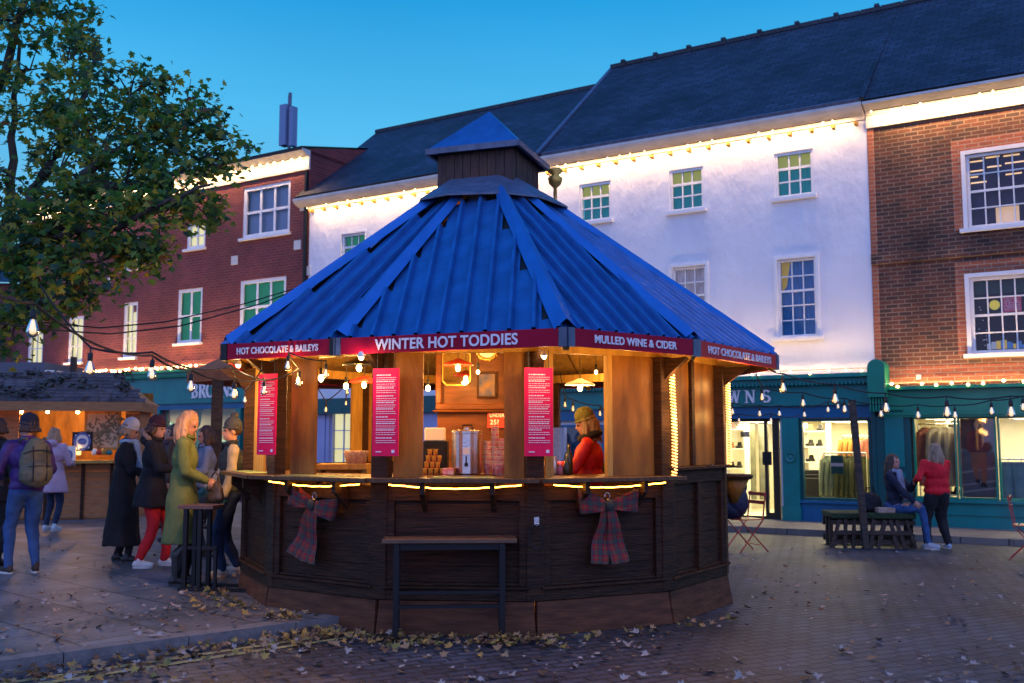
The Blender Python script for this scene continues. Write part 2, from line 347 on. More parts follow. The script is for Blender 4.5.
blindG = mat('green_blind', (.02,.20,.10), (.015,.15,.08), rough=.9, scale=3, emit=(.01,.34,.14), es=.30)  # glows by itself to brighten the dark pane
blindY = mat('olive_blind', (.34,.34,.10), (.28,.28,.08), rough=.9, scale=3, emit=(.5,.50,.08), es=.42)  # light on the olive pane put in as emission
blindT = mat('teal_net', (.02,.20,.26), (.01,.12,.2), rough=.9, scale=6, stretch=(6,1,.6), emit=(.0,.24,.30), es=.35)  # teal pane brightened by emission, no lamp behind it
netW = mat('net_curtain', (.60,.52,.66), (.34,.30,.44), rough=.95, scale=8, stretch=(6,1,.5), emit=(.5,.42,.5), es=.2)  # faint self-glow lifts the net behind the glass
netB = mat('blue_curtain', (.06,.18,.48), (.02,.08,.24), rough=.9, scale=8, stretch=(7,1,.5), emit=(.02,.12,.4), es=.2)  # curtain lightened by its own emission
dimO = mat('dim_office', (.07,.055,.11), (.03,.025,.05), rough=.9, scale=2)
litc = mat('lit_blind', (.7,.65,.4), (.55,.5,.3), scale=4, stretch=(5,1,.4), rough=.9, emit=(1.0,.86,.42), es=.75)
paleB = mat('pale_blind', (.34,.42,.62), (.28,.36,.56), rough=.9, scale=2)

ZE = fp(878, 104)[1]; WS0 = fp(310, 200)[0]
# --- white rendered house
wh = empty('white_house', P0, FA, 'white rendered three storey house with warm lit cornice behind the kiosk', 'building')
wwin = [hole(579,185,611,219), hole(669,171,704,208), hole(774,154,814,194), hole(672,268,707,337), hole(777,260,818,336), hole(342,235,365,268)]
sf_top = fp(880,372)[1]
door_h = hole(724,419,782,514); door_h = (door_h[0], .09, door_h[2], door_h[3])
shopw_h = hole(800,419,874,502)
lavw = hole(330,410,354,470)
backw = hole(560,425,700,506)
shopholes = [door_h, shopw_h, lavw, backw]
wall_mesh('wall', WS0, 0, 0, ZE-.02, wwin+shopholes, M_['white'], wh)
for i, h in enumerate(wwin):
    if i in (0,1,2,5):
        window(wh, h, 3, 3, M_['trim'], blindG if i == 5 else blindY, back2=None if i == 5 else (blindT, .667), sash=2, bar=.028, surround=.0 if i < 3 else .04)
    elif i == 3: window(wh, h, 3, 5, M_['trim'], netW, sash=3, surround=.06, fw=.05)
    else:
        o = window(wh, h, 3, 5, M_['trim'], netB, sash=3, surround=.06, fw=.05, label='window with a yellow curtain edge behind the glass')
        yc = mat('yellow_cloth', (.75,.48,.06), rough=.9, emit=(1,.6,.05), es=.15)
        a_, b_, c_, d_ = h; MB().add([(a_+.03,.19,d_-.03),(a_+.2,.19,d_-.03),(a_+.12,.19,d_-.5),(a_+.03,.19,d_-.6)], [(0,1,2,3)]).build('yellow_curtain', yc, o)
# cornice with lip, dentil blocks
def cornice(parent, s0, s1, z, m_, dent=True, proj=.32, hgt=.2):
    c = MB(); prof = [(0,z-hgt-.06),(-.05,z-hgt-.06),(-.06,z-hgt),(-proj+.12,z-hgt+.05),(-proj+.04,z-hgt+.1),(-proj,z-.05),(-proj,z),(0,z)]
    n = len(prof); c.add([(s0,p[0],p[1]) for p in prof]+[(s1,p[0],p[1]) for p in prof], [(i,n+i,n+(i+1)%n,(i+1)%n) for i in range(n)]+[tuple(range(n))[::-1],tuple(range(n,2*n))])
    o = c.build('cornice', m_, parent)
    return o
cornice(wh, WS0-.3, 0-.02, ZE, M_['stone'])
d = MB(); x = WS0+.1
while x < -.1: MB().box(x,-.14,ZE-.35,x+.06,-.002,ZE-.29).build('modillion', M_['pine'], wh); x += .41
# roofs (pitched, built in local frame)
def slope(name, pts, m_, parent):
    o3 = MB().add(pts, [tuple(range(len(pts)))]); return o3.build(name, m_, parent)
def roofquad(parent, s0, s1, ze, yb, zb, s0b=None, s1b=None, m_=None, name='roof', ye=-.34):
    # slate sheet as its own flat mesh rotated so that brick texture rows follow the eave
    s0b = s0 if s0b is None else s0b; s1b = s1 if s1b is None else s1b
    Ls = math.hypot(yb-ye, zb-ze); ang = math.atan2(zb-ze, yb-ye)
    mb = MB(); mb.add([(s0,0,0),(s1,0,0),(s1b,Ls,0),(s0b,Ls,0),(s0,0,-.08),(s1,0,-.08)], [(0,1,2,3),(4,5,1,0)])
    o = mb.build(name, m_ or M_['slate'], parent); o.location = (0, ye, ze+.04); o.rotation_euler = (ang, 0, 0); return o
RB = 3.6
rz1 = fp(820,24,RB)[1]; sA = fp(612,77,RB)[0]
rz0 = fp(500,108,RB)[1]; sL = fp(377,137,RB)[0]
sval = fp(553,150,0)[0]
roofquad(wh, sval-.2, 0.0, ZE, RB, rz1, s0b=sA)
roofquad(wh, WS0-.2, sval-.2, ZE, RB, rz0, s0b=sL, s1b=sA)
rg = MB(); rg.box(sA,RB-.08,rz1-.03,8.4,RB+.08,rz1+.05); rg.box(sL,RB-.08,rz0-.03,sA-.01,RB+.08,rz0+.05); x = sA
while x < 8: rg.box(x,RB-.1,rz1-.02,x+.42,RB+.1,rz1+.08); x += .44
for i in range(20): rg.box(sA+i*.88+.3,RB-.12,rz1+.08,sA+i*.88+.4,RB+.12,rz1+.14)
x = sL
while x < sA: rg.box(x,RB-.1,rz0-.02,x+.42,RB+.1,rz0+.08); x += .44
rg.build('ridge_tiles', M_['slate'], wh)
MB().bar((sval-.2,-.36,ZE+.07),(sA,RB,rz1+.02),.10,.04).build('valley_flashing', M_['lead'], wh)
MB().add([(sA,RB,rz0),(sA,RB,rz1),(sval-.2,-.33,ZE+.05)], [(0,1,2)]).build('gable_return', M_['lead'], wh)
roofquad(wh, sval-.1, -.02, ZE+.02, .55, ZE+.45+.02, name='eave_flashing', m_=M_['lead'], ye=-.35)
# --- lower shopfront of the white house
def shopfront(parent, s0, s1, ztop, zf1, zf0, za0, mF, mA, mC, nm='shop_fascia'):
    f = MB(); f.box(s0,-.16,zf0,s1,.0-.002,zf1); f.build(nm, mF, parent)
    f = MB(); f.box(s0,-.10,za0,s1,-.002,zf0-.003); f.build('architrave', mA, parent)
    f = MB(); f.box(s0,-.32,ztop-.07,s1,-.002,ztop); f.box(s0,-.24,zf1+.003,s1,-.003,ztop-.073)
    x = s0+.02
    while x < s1-.05: f.box(x,-.27,zf1-.015,x+.035,-.163,zf1+.045); x += .075
    f.build('shop_cornice', mC, parent)
ss0, ss1 = fp(548,400)[0], fp(874,400)[0]
zc, zf1, zf0, za0 = fp(873,373)[1], fp(850,384)[1], fp(850,405)[1], door_h[3]
shopfront(wh, ss0, ss1, zc, zf1, zf0, za0, M_['teal'], M_['blue'], M_['teal'])
p1 = (fp(784,450)[0], fp(800.5,450)[0])
pl = MB(); pl.box(p1[0],-.12,.09,p1[1],-.002,za0); pl.box(p1[0]-.02,-.15,.09,p1[1]+.02,-.121,.35)
pl.lathe([(.13,0),(.13,.03),(.09,.03),(.09,.01)], n=20) if False else None
pl.build('pilaster', M_['teal'], wh)
ro = MB(); ro.M = Matrix.Translation(((p1[0]+p1[1])/2,-.122,1.25)) @ Matrix.Rotation(R(90),4,'X'); ro.lathe([(.10,0),(.10,.03),(.075,.03),(.07,.01),(.03,.02),(.001,.03)], n=20)
ro.build('rosette', M_['teal'], wh, smooth=True)
p2 = (fp(874,450)[0], fp(889,450)[0]); pl = MB(); pl.box(p2[0],-.13,.09,0.0,-.002,zc-.05); pl.build('pilaster', M_['navy'], wh)
# scroll corbel between the two shops
sc0, sc1 = fp(873,380)[0], fp(890,380)[0]; cz0, cz1 = fp(880,412)[1], fp(880,361)[1]
cb = MB(); n = 10; wdt = (sc1-sc0)
pts = [(sc0+wdt/2+wdt/2*math.cos(t), cz1-wdt/2+wdt/2*math.sin(t)) for t in [math.pi*k/n for k in range(n+1)]]
pts = pts+[(sc0, cz0+.25), (sc1, cz0+.25)]
m0 = len(pts); cb.add([(p[0],-.46,p[1]) for p in pts]+[(p[0],-.002,p[1]) for p in pts], [tuple(range(m0)), tuple(range(m0,2*m0))[::-1]]+[(i,(i+1)%m0,m0+(i+1)%m0,m0+i) for i in range(m0)])
for i in range(6): cb.box(sc0+.01+i*wdt/6,-.40,cz0,sc0+.01+(i+.6)*wdt/6,-.002,cz0+.247)
cb.build('scroll_corbel', M_['green'], wh)
st = MB(); st.box(shopw_h[0],-.09,.09,shopw_h[2],-.002,shopw_h[1]-.05); st.box(shopw_h[0],-.14,shopw_h[1]-.048,shopw_h[2],.05,shopw_h[1]-.004)
st.build('stall_riser', M_['blue'], wh)
bk = MB(); bk.box(ss0,-.06,.09,door_h[0]-.02,-.002,backw[1]-.02); bk.build('stall_riser', M_['teal'], wh)
sw = MB(); a_, b_, c_, d_ = shopw_h
for q in ((a_,-.05,b_,a_+.05,.06,d_),(c_-.05,-.05,b_,c_,.06,d_),(a_+.05,-.05,d_-.05,c_-.05,.06,d_),(a_+.05,-.05,b_,c_-.05,.06,b_+.05)): sw.box(*q)
swo = sw.build('shop_window', M_['navy'], wh)
MB().add([(a_,.02,b_),(c_,.02,b_),(c_,.02,d_),(a_,.02,d_)], [(0,1,2,3)]).build('pane', GLS, swo)
# door: fixed light, open frame with push plate
a_, b_, c_, d_ = door_h; dk = mat('door_bronze', (.03,.022,.015), rough=.4, metal=.3)
xs_ = [fp(x, 460)[0] for x in (724, 766, 771, 776, 782)]
dr = MB(); dr.box(xs_[1]-.02,-.02,b_,xs_[1]+.04,.04,d_); dr.box(xs_[3]-.05,-.03,b_,xs_[3]+.07,.05,d_); dr.box(a_,-.02,d_-.06,c_,.04,d_); dr.box(xs_[1]+.04,-.01,b_,xs_[3]-.05,.03,b_+.12); dr.box(a_,-.01,b_,xs_[1]-.02,.03,b_+.05)
dro = dr.build('door', dk, wh); MB().box(xs_[1]-.05,-.06,1.10,xs_[1]+.12,-.022,1.35).build('push_plate', M_['black'], dro)
MB().add([(a_,.02,b_),(c_,.02,b_),(c_,.02,d_),(a_,.02,d_)], [(0,1,2,3)]).build('pane', GLS, dro)
bw_ = MB(); a_, b_, c_, d_ = backw
for q in ((a_,-.05,b_,a_+.05,.06,d_),(c_-.05,-.05,b_,c_,.06,d_),(a_+.05,-.05,d_-.05,c_-.05,.06,d_)): bw_.box(*q)
for i in range(1,3): x = a_+(c_-a_)*i/3; bw_.box(x-.03,-.04,b_,x+.03,.05,d_)
bwo = bw_.build('shop_window', M_['blue'], wh); MB().add([(a_,.02,b_),(c_,.02,b_),(c_,.02,d_),(a_,.02,d_)], [(0,1,2,3)]).build('pane', GLS, bwo)
MB().add([(a_,.3,b_),(c_,.3,b_),(c_,.3,d_),(a_,.3,d_)], [(0,1,2,3)]).build('display_back', M_['blue'], bwo)
# lavender part of the frontage seen through the kiosk
lv = MB(); l0, l1 = WS0+.02, ss0-.05
lv.box(l0,-.05,.09,lavw[0]-.12,-.002,zf0); lv.box(lavw[2]+.12,-.05,.09,l1,-.002,zf0); lv.box(lavw[0]-.12,-.05,.09,lavw[2]+.12,-.002,lavw[1]-.1); lv.box(lavw[0]-.12,-.05,lavw[3]+.1,lavw[2]+.12,-.002,zf0)
lv.build('lavender_front', M_['lav'], wh); MB().box(l0,-.18,zf0+.003,l1,-.002,zf1).build('shop_fascia', M_['navy'], wh)
window(wh, lavw, 2, 3, M_['lav'], litc, surround=.1)
# ---- serif lettering BROWNS
def letters(word, hgt, adv, m_, parent, M):
    t, w_, sf = .20*hgt, .74*hgt, .05*hgt
    mb = MB(); 
    def stroke(x0,z0,x1,z1,wd): mb.M = M; mb.bar((x0,0,z0),(x1,0,z1),.02,wd,up=(0,1,0)) if False else mb.add(
        [(x0+o_[0]*wd/2, y_, z0+o_[1]*wd/2) if e_==0 else (x1+o_[0]*wd/2, y_, z1+o_[1]*wd/2) for e_, o_, y_ in [(0,(nx,nz),0),(0,(-nx,-nz),0),(1,(-nx,-nz),0),(1,(nx,nz),0),(0,(nx,nz),-.03),(0,(-nx,-nz),-.03),(1,(-nx,-nz),-.03),(1,(nx,nz),-.03)]],
        [(0,1,2,3),(7,6,5,4),(0,4,5,1),(1,5,6,2),(2,6,7,3),(3,7,4,0)]) 
    for i, ch in enumerate(word):
        X = i*adv
        def S(x0,z0,x1,z1,wd):
            nonlocal_ = None
            dx, dz = (x1-x0), (z1-z0); l_ = math.hypot(dx, dz); nx, nz = -dz/l_, dx/l_
            mb.M = M
            vs = []
            for y_ in (0, -.03):
                for (x, z, sg) in ((x0,z0,1),(x0,z0,-1),(x1,z1,-1),(x1,z1,1)): vs.append((X+x+nx*sg*wd/2, y_, z+nz*sg*wd/2))
            mb.add(vs, [(0,1,2,3),(7,6,5,4),(0,4,5,1),(1,5,6,2),(2,6,7,3),(3,7,4,0)])
        def arc(cx, cz, rx, rz, a0, a1, wd, n=10):
            for k in range(n):
                t0, t1 = R(a0+(a1-a0)*k/n), R(a0+(a1-a0)*(k+1.15)/n)
                tt = wd*(.45+.55*abs(math.cos((t0+t1)/2)))
                S(cx+rx*math.cos(t0), cz+rz*math.sin(t0), cx+rx*math.cos(t1), cz+rz*math.sin(t1), tt)
        def serif(x, z): S(x-.16*hgt, z, x+.16*hgt, z, sf)
        if ch == 'B':
            S(.15*hgt,0,.15*hgt,hgt,t); serif(.13*hgt,0); serif(.13*hgt,hgt)
            arc(.25*hgt,.75*hgt,.30*hgt,.23*hgt,90,-90,t); arc(.25*hgt,.26*hgt,.36*hgt,.25*hgt,90,-90,t)
        if ch == 'R':
            S(.15*hgt,0,.15*hgt,hgt,t); serif(.15*hgt,0); serif(.13*hgt,hgt); arc(.25*hgt,.74*hgt,.32*hgt,.24*hgt,90,-90,t); S(.35*hgt,.5*hgt,.68*hgt,0,t*.9); serif(.7*hgt,0)
        if ch == 'O': arc(.42*hgt,.5*hgt,.36*hgt,.48*hgt,0,360,t,20)
        if ch == 'W':
            S(.08*hgt,hgt,.30*hgt,0,t*.9); S(.30*hgt,0,.48*hgt,hgt,t*.4); S(.48*hgt,hgt,.70*hgt,0,t*.9); S(.70*hgt,0,.92*hgt,hgt,t*.4); serif(.08*hgt,hgt); serif(.92*hgt,hgt); serif(.48*hgt,hgt)
        if ch == 'N':
            S(.12*hgt,0,.12*hgt,hgt,t*.45); S(.12*hgt,hgt,.72*hgt,0,t*.95); S(.72*hgt,0,.72*hgt,hgt,t*.45); serif(.12*hgt,0); serif(.06*hgt,hgt); serif(.74*hgt,hgt)
        if ch == 'S': arc(.36*hgt,.75*hgt,.24*hgt,.22*hgt,20,270,t,12); arc(.36*hgt,.28*hgt,.26*hgt,.25*hgt,90,-160,t,12)
    return mb.build('sign_lettering', m_, parent)
lz0 = fp(752,403)[1]; lz1 = fp(752,391)[1]; adv = (fp(765,397)[0]-fp(731.7,397)[0])/2
letters('BROWNS', lz1-lz0, adv, M_['letter'], wh, Matrix.Translation((fp(731.7,397)[0]-3*adv,-.163,lz0)))
# ---- shop interior
cream = mat('shop_cream', (.80,.76,.60), (.72,.68,.54), rough=.7, scale=3); shf = mat('shelf_white', (.8,.78,.68), rough=.5)
def interior(parent, s0, s1, dep, zt, energy):
    r = MB(); r.add([(s0,dep,.09),(s1,dep,.09),(s1,dep,zt),(s0,dep,zt)], [(0,1,2,3)]); r.add([(s0,.17,.09),(s0,dep,.09),(s0,dep,zt),(s0,.17,zt)], [(0,1,2,3)])
    r.add([(s1,.17,.09),(s1,dep,.09),(s1,dep,zt),(s1,.17,zt)], [(3,2,1,0)]); r.add([(s0,.17,.1),(s1,.17,.1),(s1,dep,.1),(s0,dep,.1)], [(0,1,2,3)]); r.add([(s0,.17,zt),(s1,.17,zt),(s1,dep,zt),(s0,dep,zt)], [(3,2,1,0)])
    o = r.build('shop_interior', cream, parent)
    nL = max(2, int((s1-s0)/1.2))
    for i in range(nL):
        for y in (dep*.35, dep*.75): x = s0+(s1-s0)*(i+.5)/nL; MB().box(x-.3,y-.05,zt-.04,x+.3,y+.05,zt-.01).build('ceiling_lamp', E_shop, o)
    lamp('shop_light', 'AREA', ((s0+s1)/2, dep*.45, zt-.06), energy, (1.0,.86,.50), size=(s1-s0)*.8, size_y=dep*.5, parent=parent)
interior(wh, door_h[0]-.5, p2[0]-.03, 2.6, door_h[3]-.02, 170)

# --- right brick house
rb = empty('brick_house', P0, FA, 'weathered brick house with large sash windows and green shopfront at the right edge', 'building')
RS1 = 6.0; ZR = fp(884,104)[1]
r1h = hole(965,155,1034,229); r2h = hole(969,279,1036,355); r1h = (r1h[0], fp(967.4,229)[1], r1h[2], fp(965,155)[1]); r2h = (r2h[0], fp(971,354)[1], r2h[2], fp(968,278)[1])
zw0, zw1 = fp(960,499)[1], fp(960,417)[1]
wins3 = [(fp(a,450)[0], zw0, fp(b,450)[0], zw1) for a, b in ((914,957),(958.5,997),(998.5,1060))]
big = (wins3[0][0], zw0, wins3[2][2], zw1)
wall_mesh('wall', 0.004, RS1, 0, ZR-.02, [r1h, r2h, big], M_['brickR'], rb)
for h in (r1h, r2h): # red rubbed brick surrounds
    s_ = MB(); s_.box(h[0]-.22,-.012,h[1]-.02,h[0]-.004,-.001,h[3]+.0); s_.box(h[0]-.22,-.012,h[3]+.002,h[2]+.2,-.001,h[3]+.28); s_.build('brick_surround', M_['brickO'], rb)
MB().box(.01,-.014,.09,.12,-.001,ZR-.3).build('corner_bricks', M_['brickO'], rb)
zsc = fp(955,251)[1]
MB().box(.006,-.05,zsc-.12,RS1,-.002,zsc+.07).build('string_course', M_['brickR'], rb)
zlow = fp(960,358)[1]; zsh = fp(960,388)[1]
MB().box(.125,-.016,zsh+.1,RS1,-.001,zlow-.12).build('lower_brickwork', M_['brickO'], rb)
OL = emat('office_lamp', (1,.55,.18), 1.1)
w1 = window(rb, r1h, 4, 4, M_['trim'], dimO, sash=2, surround=.07, label='large sash window with office ceiling lights behind')
a_, b_, c_, d_ = r1h
for (u, v, l_) in ((.05,.93,.22),(.3,.96,.22),(.58,.95,.25),(.05,.80,.22),(.32,.83,.22),(.6,.85,.3),(.05,.64,.25),(.6,.7,.25),(.05,.72,.12)):
    MB().box(a_+(c_-a_)*u,.185,b_+(d_-b_)*v-.012,a_+(c_-a_)*(u+l_),.19,b_+(d_-b_)*v+.012).build('office_lamp', OL, w1)
MB().box(a_+(c_-a_)*.42,.186,b_+.08,a_+(c_-a_)*.78,.19,b_+.36).build('lit_partition', emat('lit_part', (1,.5,.08), .5), w1)
dk2 = mat('dark_room', (.02,.018,.02), rough=.9)
w2 = window(rb, r2h, 4, 4, M_['trim'], dk2, sash=2, surround=.07, label='large sash window with yellow badge and pink poster')
a_, b_, c_, d_ = r2h; u4 = (c_-a_)/4; v4 = (d_-b_)/4
MB().box(a_+.06,.186,d_-v4*.85,c_-.06,.19,d_-.05).build('roller_blind', mat('green_dark_blind', (.03,.07,.05), rough=.9), w2)
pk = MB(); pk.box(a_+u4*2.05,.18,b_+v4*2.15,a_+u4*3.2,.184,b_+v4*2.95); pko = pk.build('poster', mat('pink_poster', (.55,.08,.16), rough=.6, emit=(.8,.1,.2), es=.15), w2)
text('SPECIAL', .10, 'poster_lettering', M_['letter'], w2, Matrix.Translation((a_+u4*2.62,.176,b_+v4*2.72)), fit=u4*1.0, ext=.001)
text('OFFERS', .10, 'poster_lettering', M_['letter'], w2, Matrix.Translation((a_+u4*2.62,.176,b_+v4*2.38)), fit=u4*1.0, ext=.001)
bd = MB(); bd.M = Matrix.Translation((a_+u4*1.5,.17,b_+v4*2.55)) @ Matrix.Rotation(R(90),4,'X'); bd.lathe([(.085,0),(.085,.004),(.05,.004),(.05,0)], n=20); bd.box(-.05,-.02,.0,.05,.0,.006)
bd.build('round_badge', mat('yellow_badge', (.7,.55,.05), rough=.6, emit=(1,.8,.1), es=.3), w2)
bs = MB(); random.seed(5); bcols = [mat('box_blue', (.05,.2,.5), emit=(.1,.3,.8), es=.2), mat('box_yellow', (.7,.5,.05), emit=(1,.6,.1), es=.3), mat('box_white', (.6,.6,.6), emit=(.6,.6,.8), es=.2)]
x = a_+u4*.9
while x < c_-.1:
    wd = random.uniform(.03,.09); bs.cur = random.randrange(3); bs.box(x,.14,b_+.08,x+wd,.18,b_+.08+random.uniform(.06,.16)); x += wd+.006
for i in range(14): bs.cur = 2; bs.cbox((a_+.1+random.random()*.12,.18,b_+.1+random.random()*(d_-b_-.5)),(.014,.004,.014))
bs.build('window_display', bcols, w2)
cornice(rb, .004, RS1, ZR, M_['stone'], proj=.34, hgt=.12)
MB().box(.004,-.05,ZR-.42,RS1,-.002,ZR-.19).build('frieze', M_['stone'], rb)
roofquad(rb, .004, 8, ZR+.0, RB, rz1)
RP = MB(); RP.bar((.0,-.35,ZR+.06),(.0,RB,rz1+.0),.09,.06); RP.build('roof_verge', M_['slate'], rb)
# green shopfront
gz1, gz0 = fp(960,389)[1], zw1+.09
MB().box(.10,-.14,gz0,RS1,-.002,gz1).build('shop_fascia', M_['green'], rb)
gm = MB(); gm.box(.10,-.26,gz1+.003,RS1,-.002,gz1+.06); gm.box(.10,-.17,gz0-.003-.05,RS1,-.003,gz0-.003); gm.box(.10,-.15,zw1+.0,RS1,-.004,gz0-.056); gm.build('shop_cornice', M_['green'], rb)
MB().box(.004,-.12,.09,wins3[0][0]-.03,-.002,gz0-.06).build('pilaster', M_['navy'], rb)
pp = MB(); pc = (0.02+wins3[0][0])/2; pp.box(pc-.16,-.14,.45,pc+.16,-.121,1.0); pp.box(pc-.16,-.14,1.1,pc+.16,-.121,2.1); pp.build('pilaster_panel', M_['teal'], rb)
sr = MB(); sr.box(wins3[0][0]-.03,-.10,.09,RS1,-.002,zw0-.06); sr.box(wins3[0][0]-.03,-.16,zw0-.058,RS1,.02,zw0-.004); sr.box(wins3[0][0],-.125,.3,RS1,-.1,.33)
sr.build('stall_riser', M_['teal'], rb)
for i, h in enumerate(wins3):
    f = MB(); t = .03
    for q in ((h[0],-.04,h[1],h[0]+t,.06,h[3]),(h[2]-t,-.04,h[1],h[2],.06,h[3]),(h[0]+t,-.04,h[3]-t,h[2]-t,.06,h[3]),(h[0]+t,-.04,h[1],h[2]-t,.06,h[1]+t)): f.box(*q)
    o = f.build('shop_window', M_['green'], rb); MB().add([(h[0],.02,h[1]),(h[2],.02,h[1]),(h[2],.02,h[3]),(h[0],.02,h[3])], [(0,1,2,3)]).build('pane', GLS, o)
interior(rb, .3, RS1-.2, 2.4, zw1+.02, 120)
MB().box(.7,-.06,gz1+.18,.78,-.002,gz1+.27).build('alarm_box', M_['whitem'], rb)

# --- left brick house
lb = empty('red_brick_building', P0, FA, 'dark red brick building with lit cornice and white windows left of the kiosk', 'building')
LS0 = fp(17,330)[0]; LS1 = WS0-.012; ZL = fp(318,149)[1]
lw = [hole(243.4,188.5,289.5,232), hole(240,281,285,332), hole(178,290,201,342), hole(124,303,136,357), hole(69,317,82,362), hole(29,318,42,365), hole(124,238,138,268), hole(187,224,205,247)]
lsh_t, lsh_b = fp(215,380)[1], 2.3
lshop = (fp(165,430)[0], .6, fp(240,430)[0], fp(215,408)[1])
lshop2 = (fp(100,430)[0], .6, fp(158,430)[0], fp(120,408)[1])
wall_mesh('wall', LS0, LS1, 0, ZL, lw+[lshop, lshop2], M_['brickL'], lb)
window(lb, lw[0], 3, 2, M_['trim'], paleB, fw=.10, bar=.07)
window(lb, lw[1], 3, 2, M_['trim'], blindG, fw=.10, bar=.07)
window(lb, lw[2], 2, 2, M_['trim'], blindG, fw=.09, bar=.07)
for i in (3,4,5): window(lb, lw[i], 2, 3, M_['trim'], litc, fw=.09, bar=.03, arch=True)
o = window(lb, lw[6], 2, 2, M_['trim'], litc, fw=.08, bar=.03); window(lb, lw[7], 2, 2, M_['trim'], litc, fw=.09, bar=.05)
MB().box(lw[3][0]+.2,.18,lw[3][1]+1.35,lw[3][2]-.12,.19,lw[3][1]+1.75).build('red_card', M_['redm'], lb)
cornice(lb, LS0, LS1-.0, ZL, M_['stone'], proj=.3, hgt=.16)
MB().box(LS0,-.06,ZL-.5,LS1,-.002,ZL-.23).build('frieze', M_['stone'], lb)
roofquad(lb, LS0, LS1, ZL, 3.6, ZL+.9)
MB().add([(LS1,0,ZL-.1),(LS1,9,ZL-.1),(LS1,9,ZL+.05),(LS1,3.6,ZL+.9),(LS1,0,ZL+.05)], [(0,1,2,3,4)]).build('party_wall', M_['brickL'], lb)
MB().box(LS1-.10,-.10,.1,LS1-.03,-.02,ZL-.55).build('drainpipe', M_['black'], lb)
for px, py in ((108,282),(235,260.5),(298,245),(307,271)): s_, z_ = fp(px, py); MB().box(s_-.12,-.03,z_-.12,s_+.12,-.002,z_+.12).build('wall_vent', M_['stone'], lb)
lf0, lf1 = fp(215,403)[1], fp(215,383)[1]-.0
lf1 = fp(190,377)[1]
shopfront(lb, fp(60,390)[0], LS1-.1, lf1+.2, lf1, lf0, fp(215,409)[1], M_['teal'], M_['blue'], M_['green'])
for px in (160, 241, 100): s_ = fp(px,430)[0]; MB().box(s_-.1,-.12,.1,s_+.1,-.002,fp(215,409)[1]).build('pilaster', M_['teal'], lb)
lz = fp(215,397.5)[1]; lh = fp(215,384)[1]-lz
letters('BROWNS', lh, (fp(234,390)[0]-fp(197,390)[0])/5.0, M_['letter'], lb, Matrix.Translation((fp(197,390)[0],-.163,lz)))
for h in (lshop, lshop2):
    o = MB().box(h[0],.0,h[1],h[0]+.06,.06,h[3]).box(h[2]-.06,.0,h[1],h[2],.06,h[3]).build('shop_window', M_['navy'], lb)
    MB().add([(h[0],.03,h[1]),(h[2],.03,h[1]),(h[2],.03,h[3]),(h[0],.03,h[3])], [(0,1,2,3)]).build('pane', GLS, o)
    lamp('shop_light', 'AREA', ((h[0]+h[2])/2,.9,h[3]-.1), 40, (1.0,.80,.40), size=1.6, size_y=.6, parent=lb)
r_ = MB(); r_.add([(lshop2[0]-.2,2,.1),(lshop[2]+.2,2,.1),(lshop[2]+.2,2,3.4),(lshop2[0]-.2,2,3.4)], [(0,1,2,3)]); r_.add([(lshop2[0]-.2,.17,.1),(lshop[2]+.2,.17,.1),(lshop[2]+.2,2,.1),(lshop2[0]-.2,2,.1)], [(0,1,2,3)])
r_.build('shop_interior', cream, lb)
# things in the left shop: dark display silhouettes on plinths
for i in range(7):
    s0_ = lshop2[0]+.3+i*1.15; mb = MB(); mb.box(s0_,.9,.1,s0_+.5,1.3,.9+.5*(i%3)); mb.lathe([(.05,0),(.16,.1),(.2,.4),(.22,.62),(.08,.7)], (s0_+.25,1.1,.9+.5*(i%3)), 10, 1, .6)
    tag(mb.build('shop_display', [M_['navy'], M_['black']]), ('first','second','third','fourth','fifth','sixth','last')[i]+' dark display plinth from the left in the left shop windows', 'display', 'display plinths in the left shop').matrix_world = FM

# far building at extreme left edge
fb = empty('distant_building', (-26, 44, 0), R(10), 'distant dark building with yellow lit sign at the left edge', 'building')
wl = MB().box(-9,0,0,5.2,8,8.6).build('wall', M_['brickL'], fb)
MB().add([(-9.3,-.3,8.6),(5.4,-.3,8.6),(5.4,4,10.5),(-9.3,4,10.5)], [(0,1,2,3)]).build('roof', M_['slate'], fb)
# ---- strings of warm lights along cornices
def strip(name, s0, s1, y, z, energy, label, step=.33, br=.03, grp='warm light strings along the cornices', ang=R(22), hide=True):
    t = empty(name, FW((s0+s1)/2, y, z), FA, label, 'light string', grp); l_ = (s1-s0)
    MB().tube([(-l_/2,.01,.02),(l_/2,.01,.02)], .008, 5).build('cable', M_['rubber'], t)
    b = MB(); x = -l_/2+.05; k = 0; random.seed(int(abs(s0)*10))
    bm_ = None
    while x < l_/2 and k < 95:
        jx, jz = random.uniform(-.09,.09), random.uniform(-.03,.03)
        if bm_ is None:
            o = MB().ball((0,0,0), br, 6).build('bulb', E_warm, t, True); bm_ = o.data
        else:
            o = bpy.data.objects.new('bulb', bm_); COL.objects.link(o); o.parent = t
        o.location = (x+jx, -.01, jz-.02); x += step; k += 1
    lamp('strip_light', 'AREA', (0, -.02, 0), energy, (1.0,.60,.24), size=l_, size_y=.03, rot=(ang, 0, 0), parent=t)
    return t
strip('light_string', WS0+.1, -.25, -.17, ZE-.23, 195, 'warm light string glowing under the white house cornice', step=.30, br=.011)
strip('light_string', .15, RS1, -.20, ZR-.17, 150, 'warm light string under the cornice of the right brick house', step=.25, br=.016)
strip('light_string', LS0, LS1-.05, -.19, ZL-.21, 230, 'warm light string under the cornice of the left red brick building', step=.28, br=.035)
strip('light_string', ss0, ss1, -.36, zc+.05, 70, 'warm light string along the teal shop cornice right of the kiosk', step=.30, br=.022, ang=R(160))
strip('light_string', .2, RS1, -.29, gz1+.10, 110, 'warm light string on the green shopfront at the right edge', step=.26, br=.028, ang=R(160))
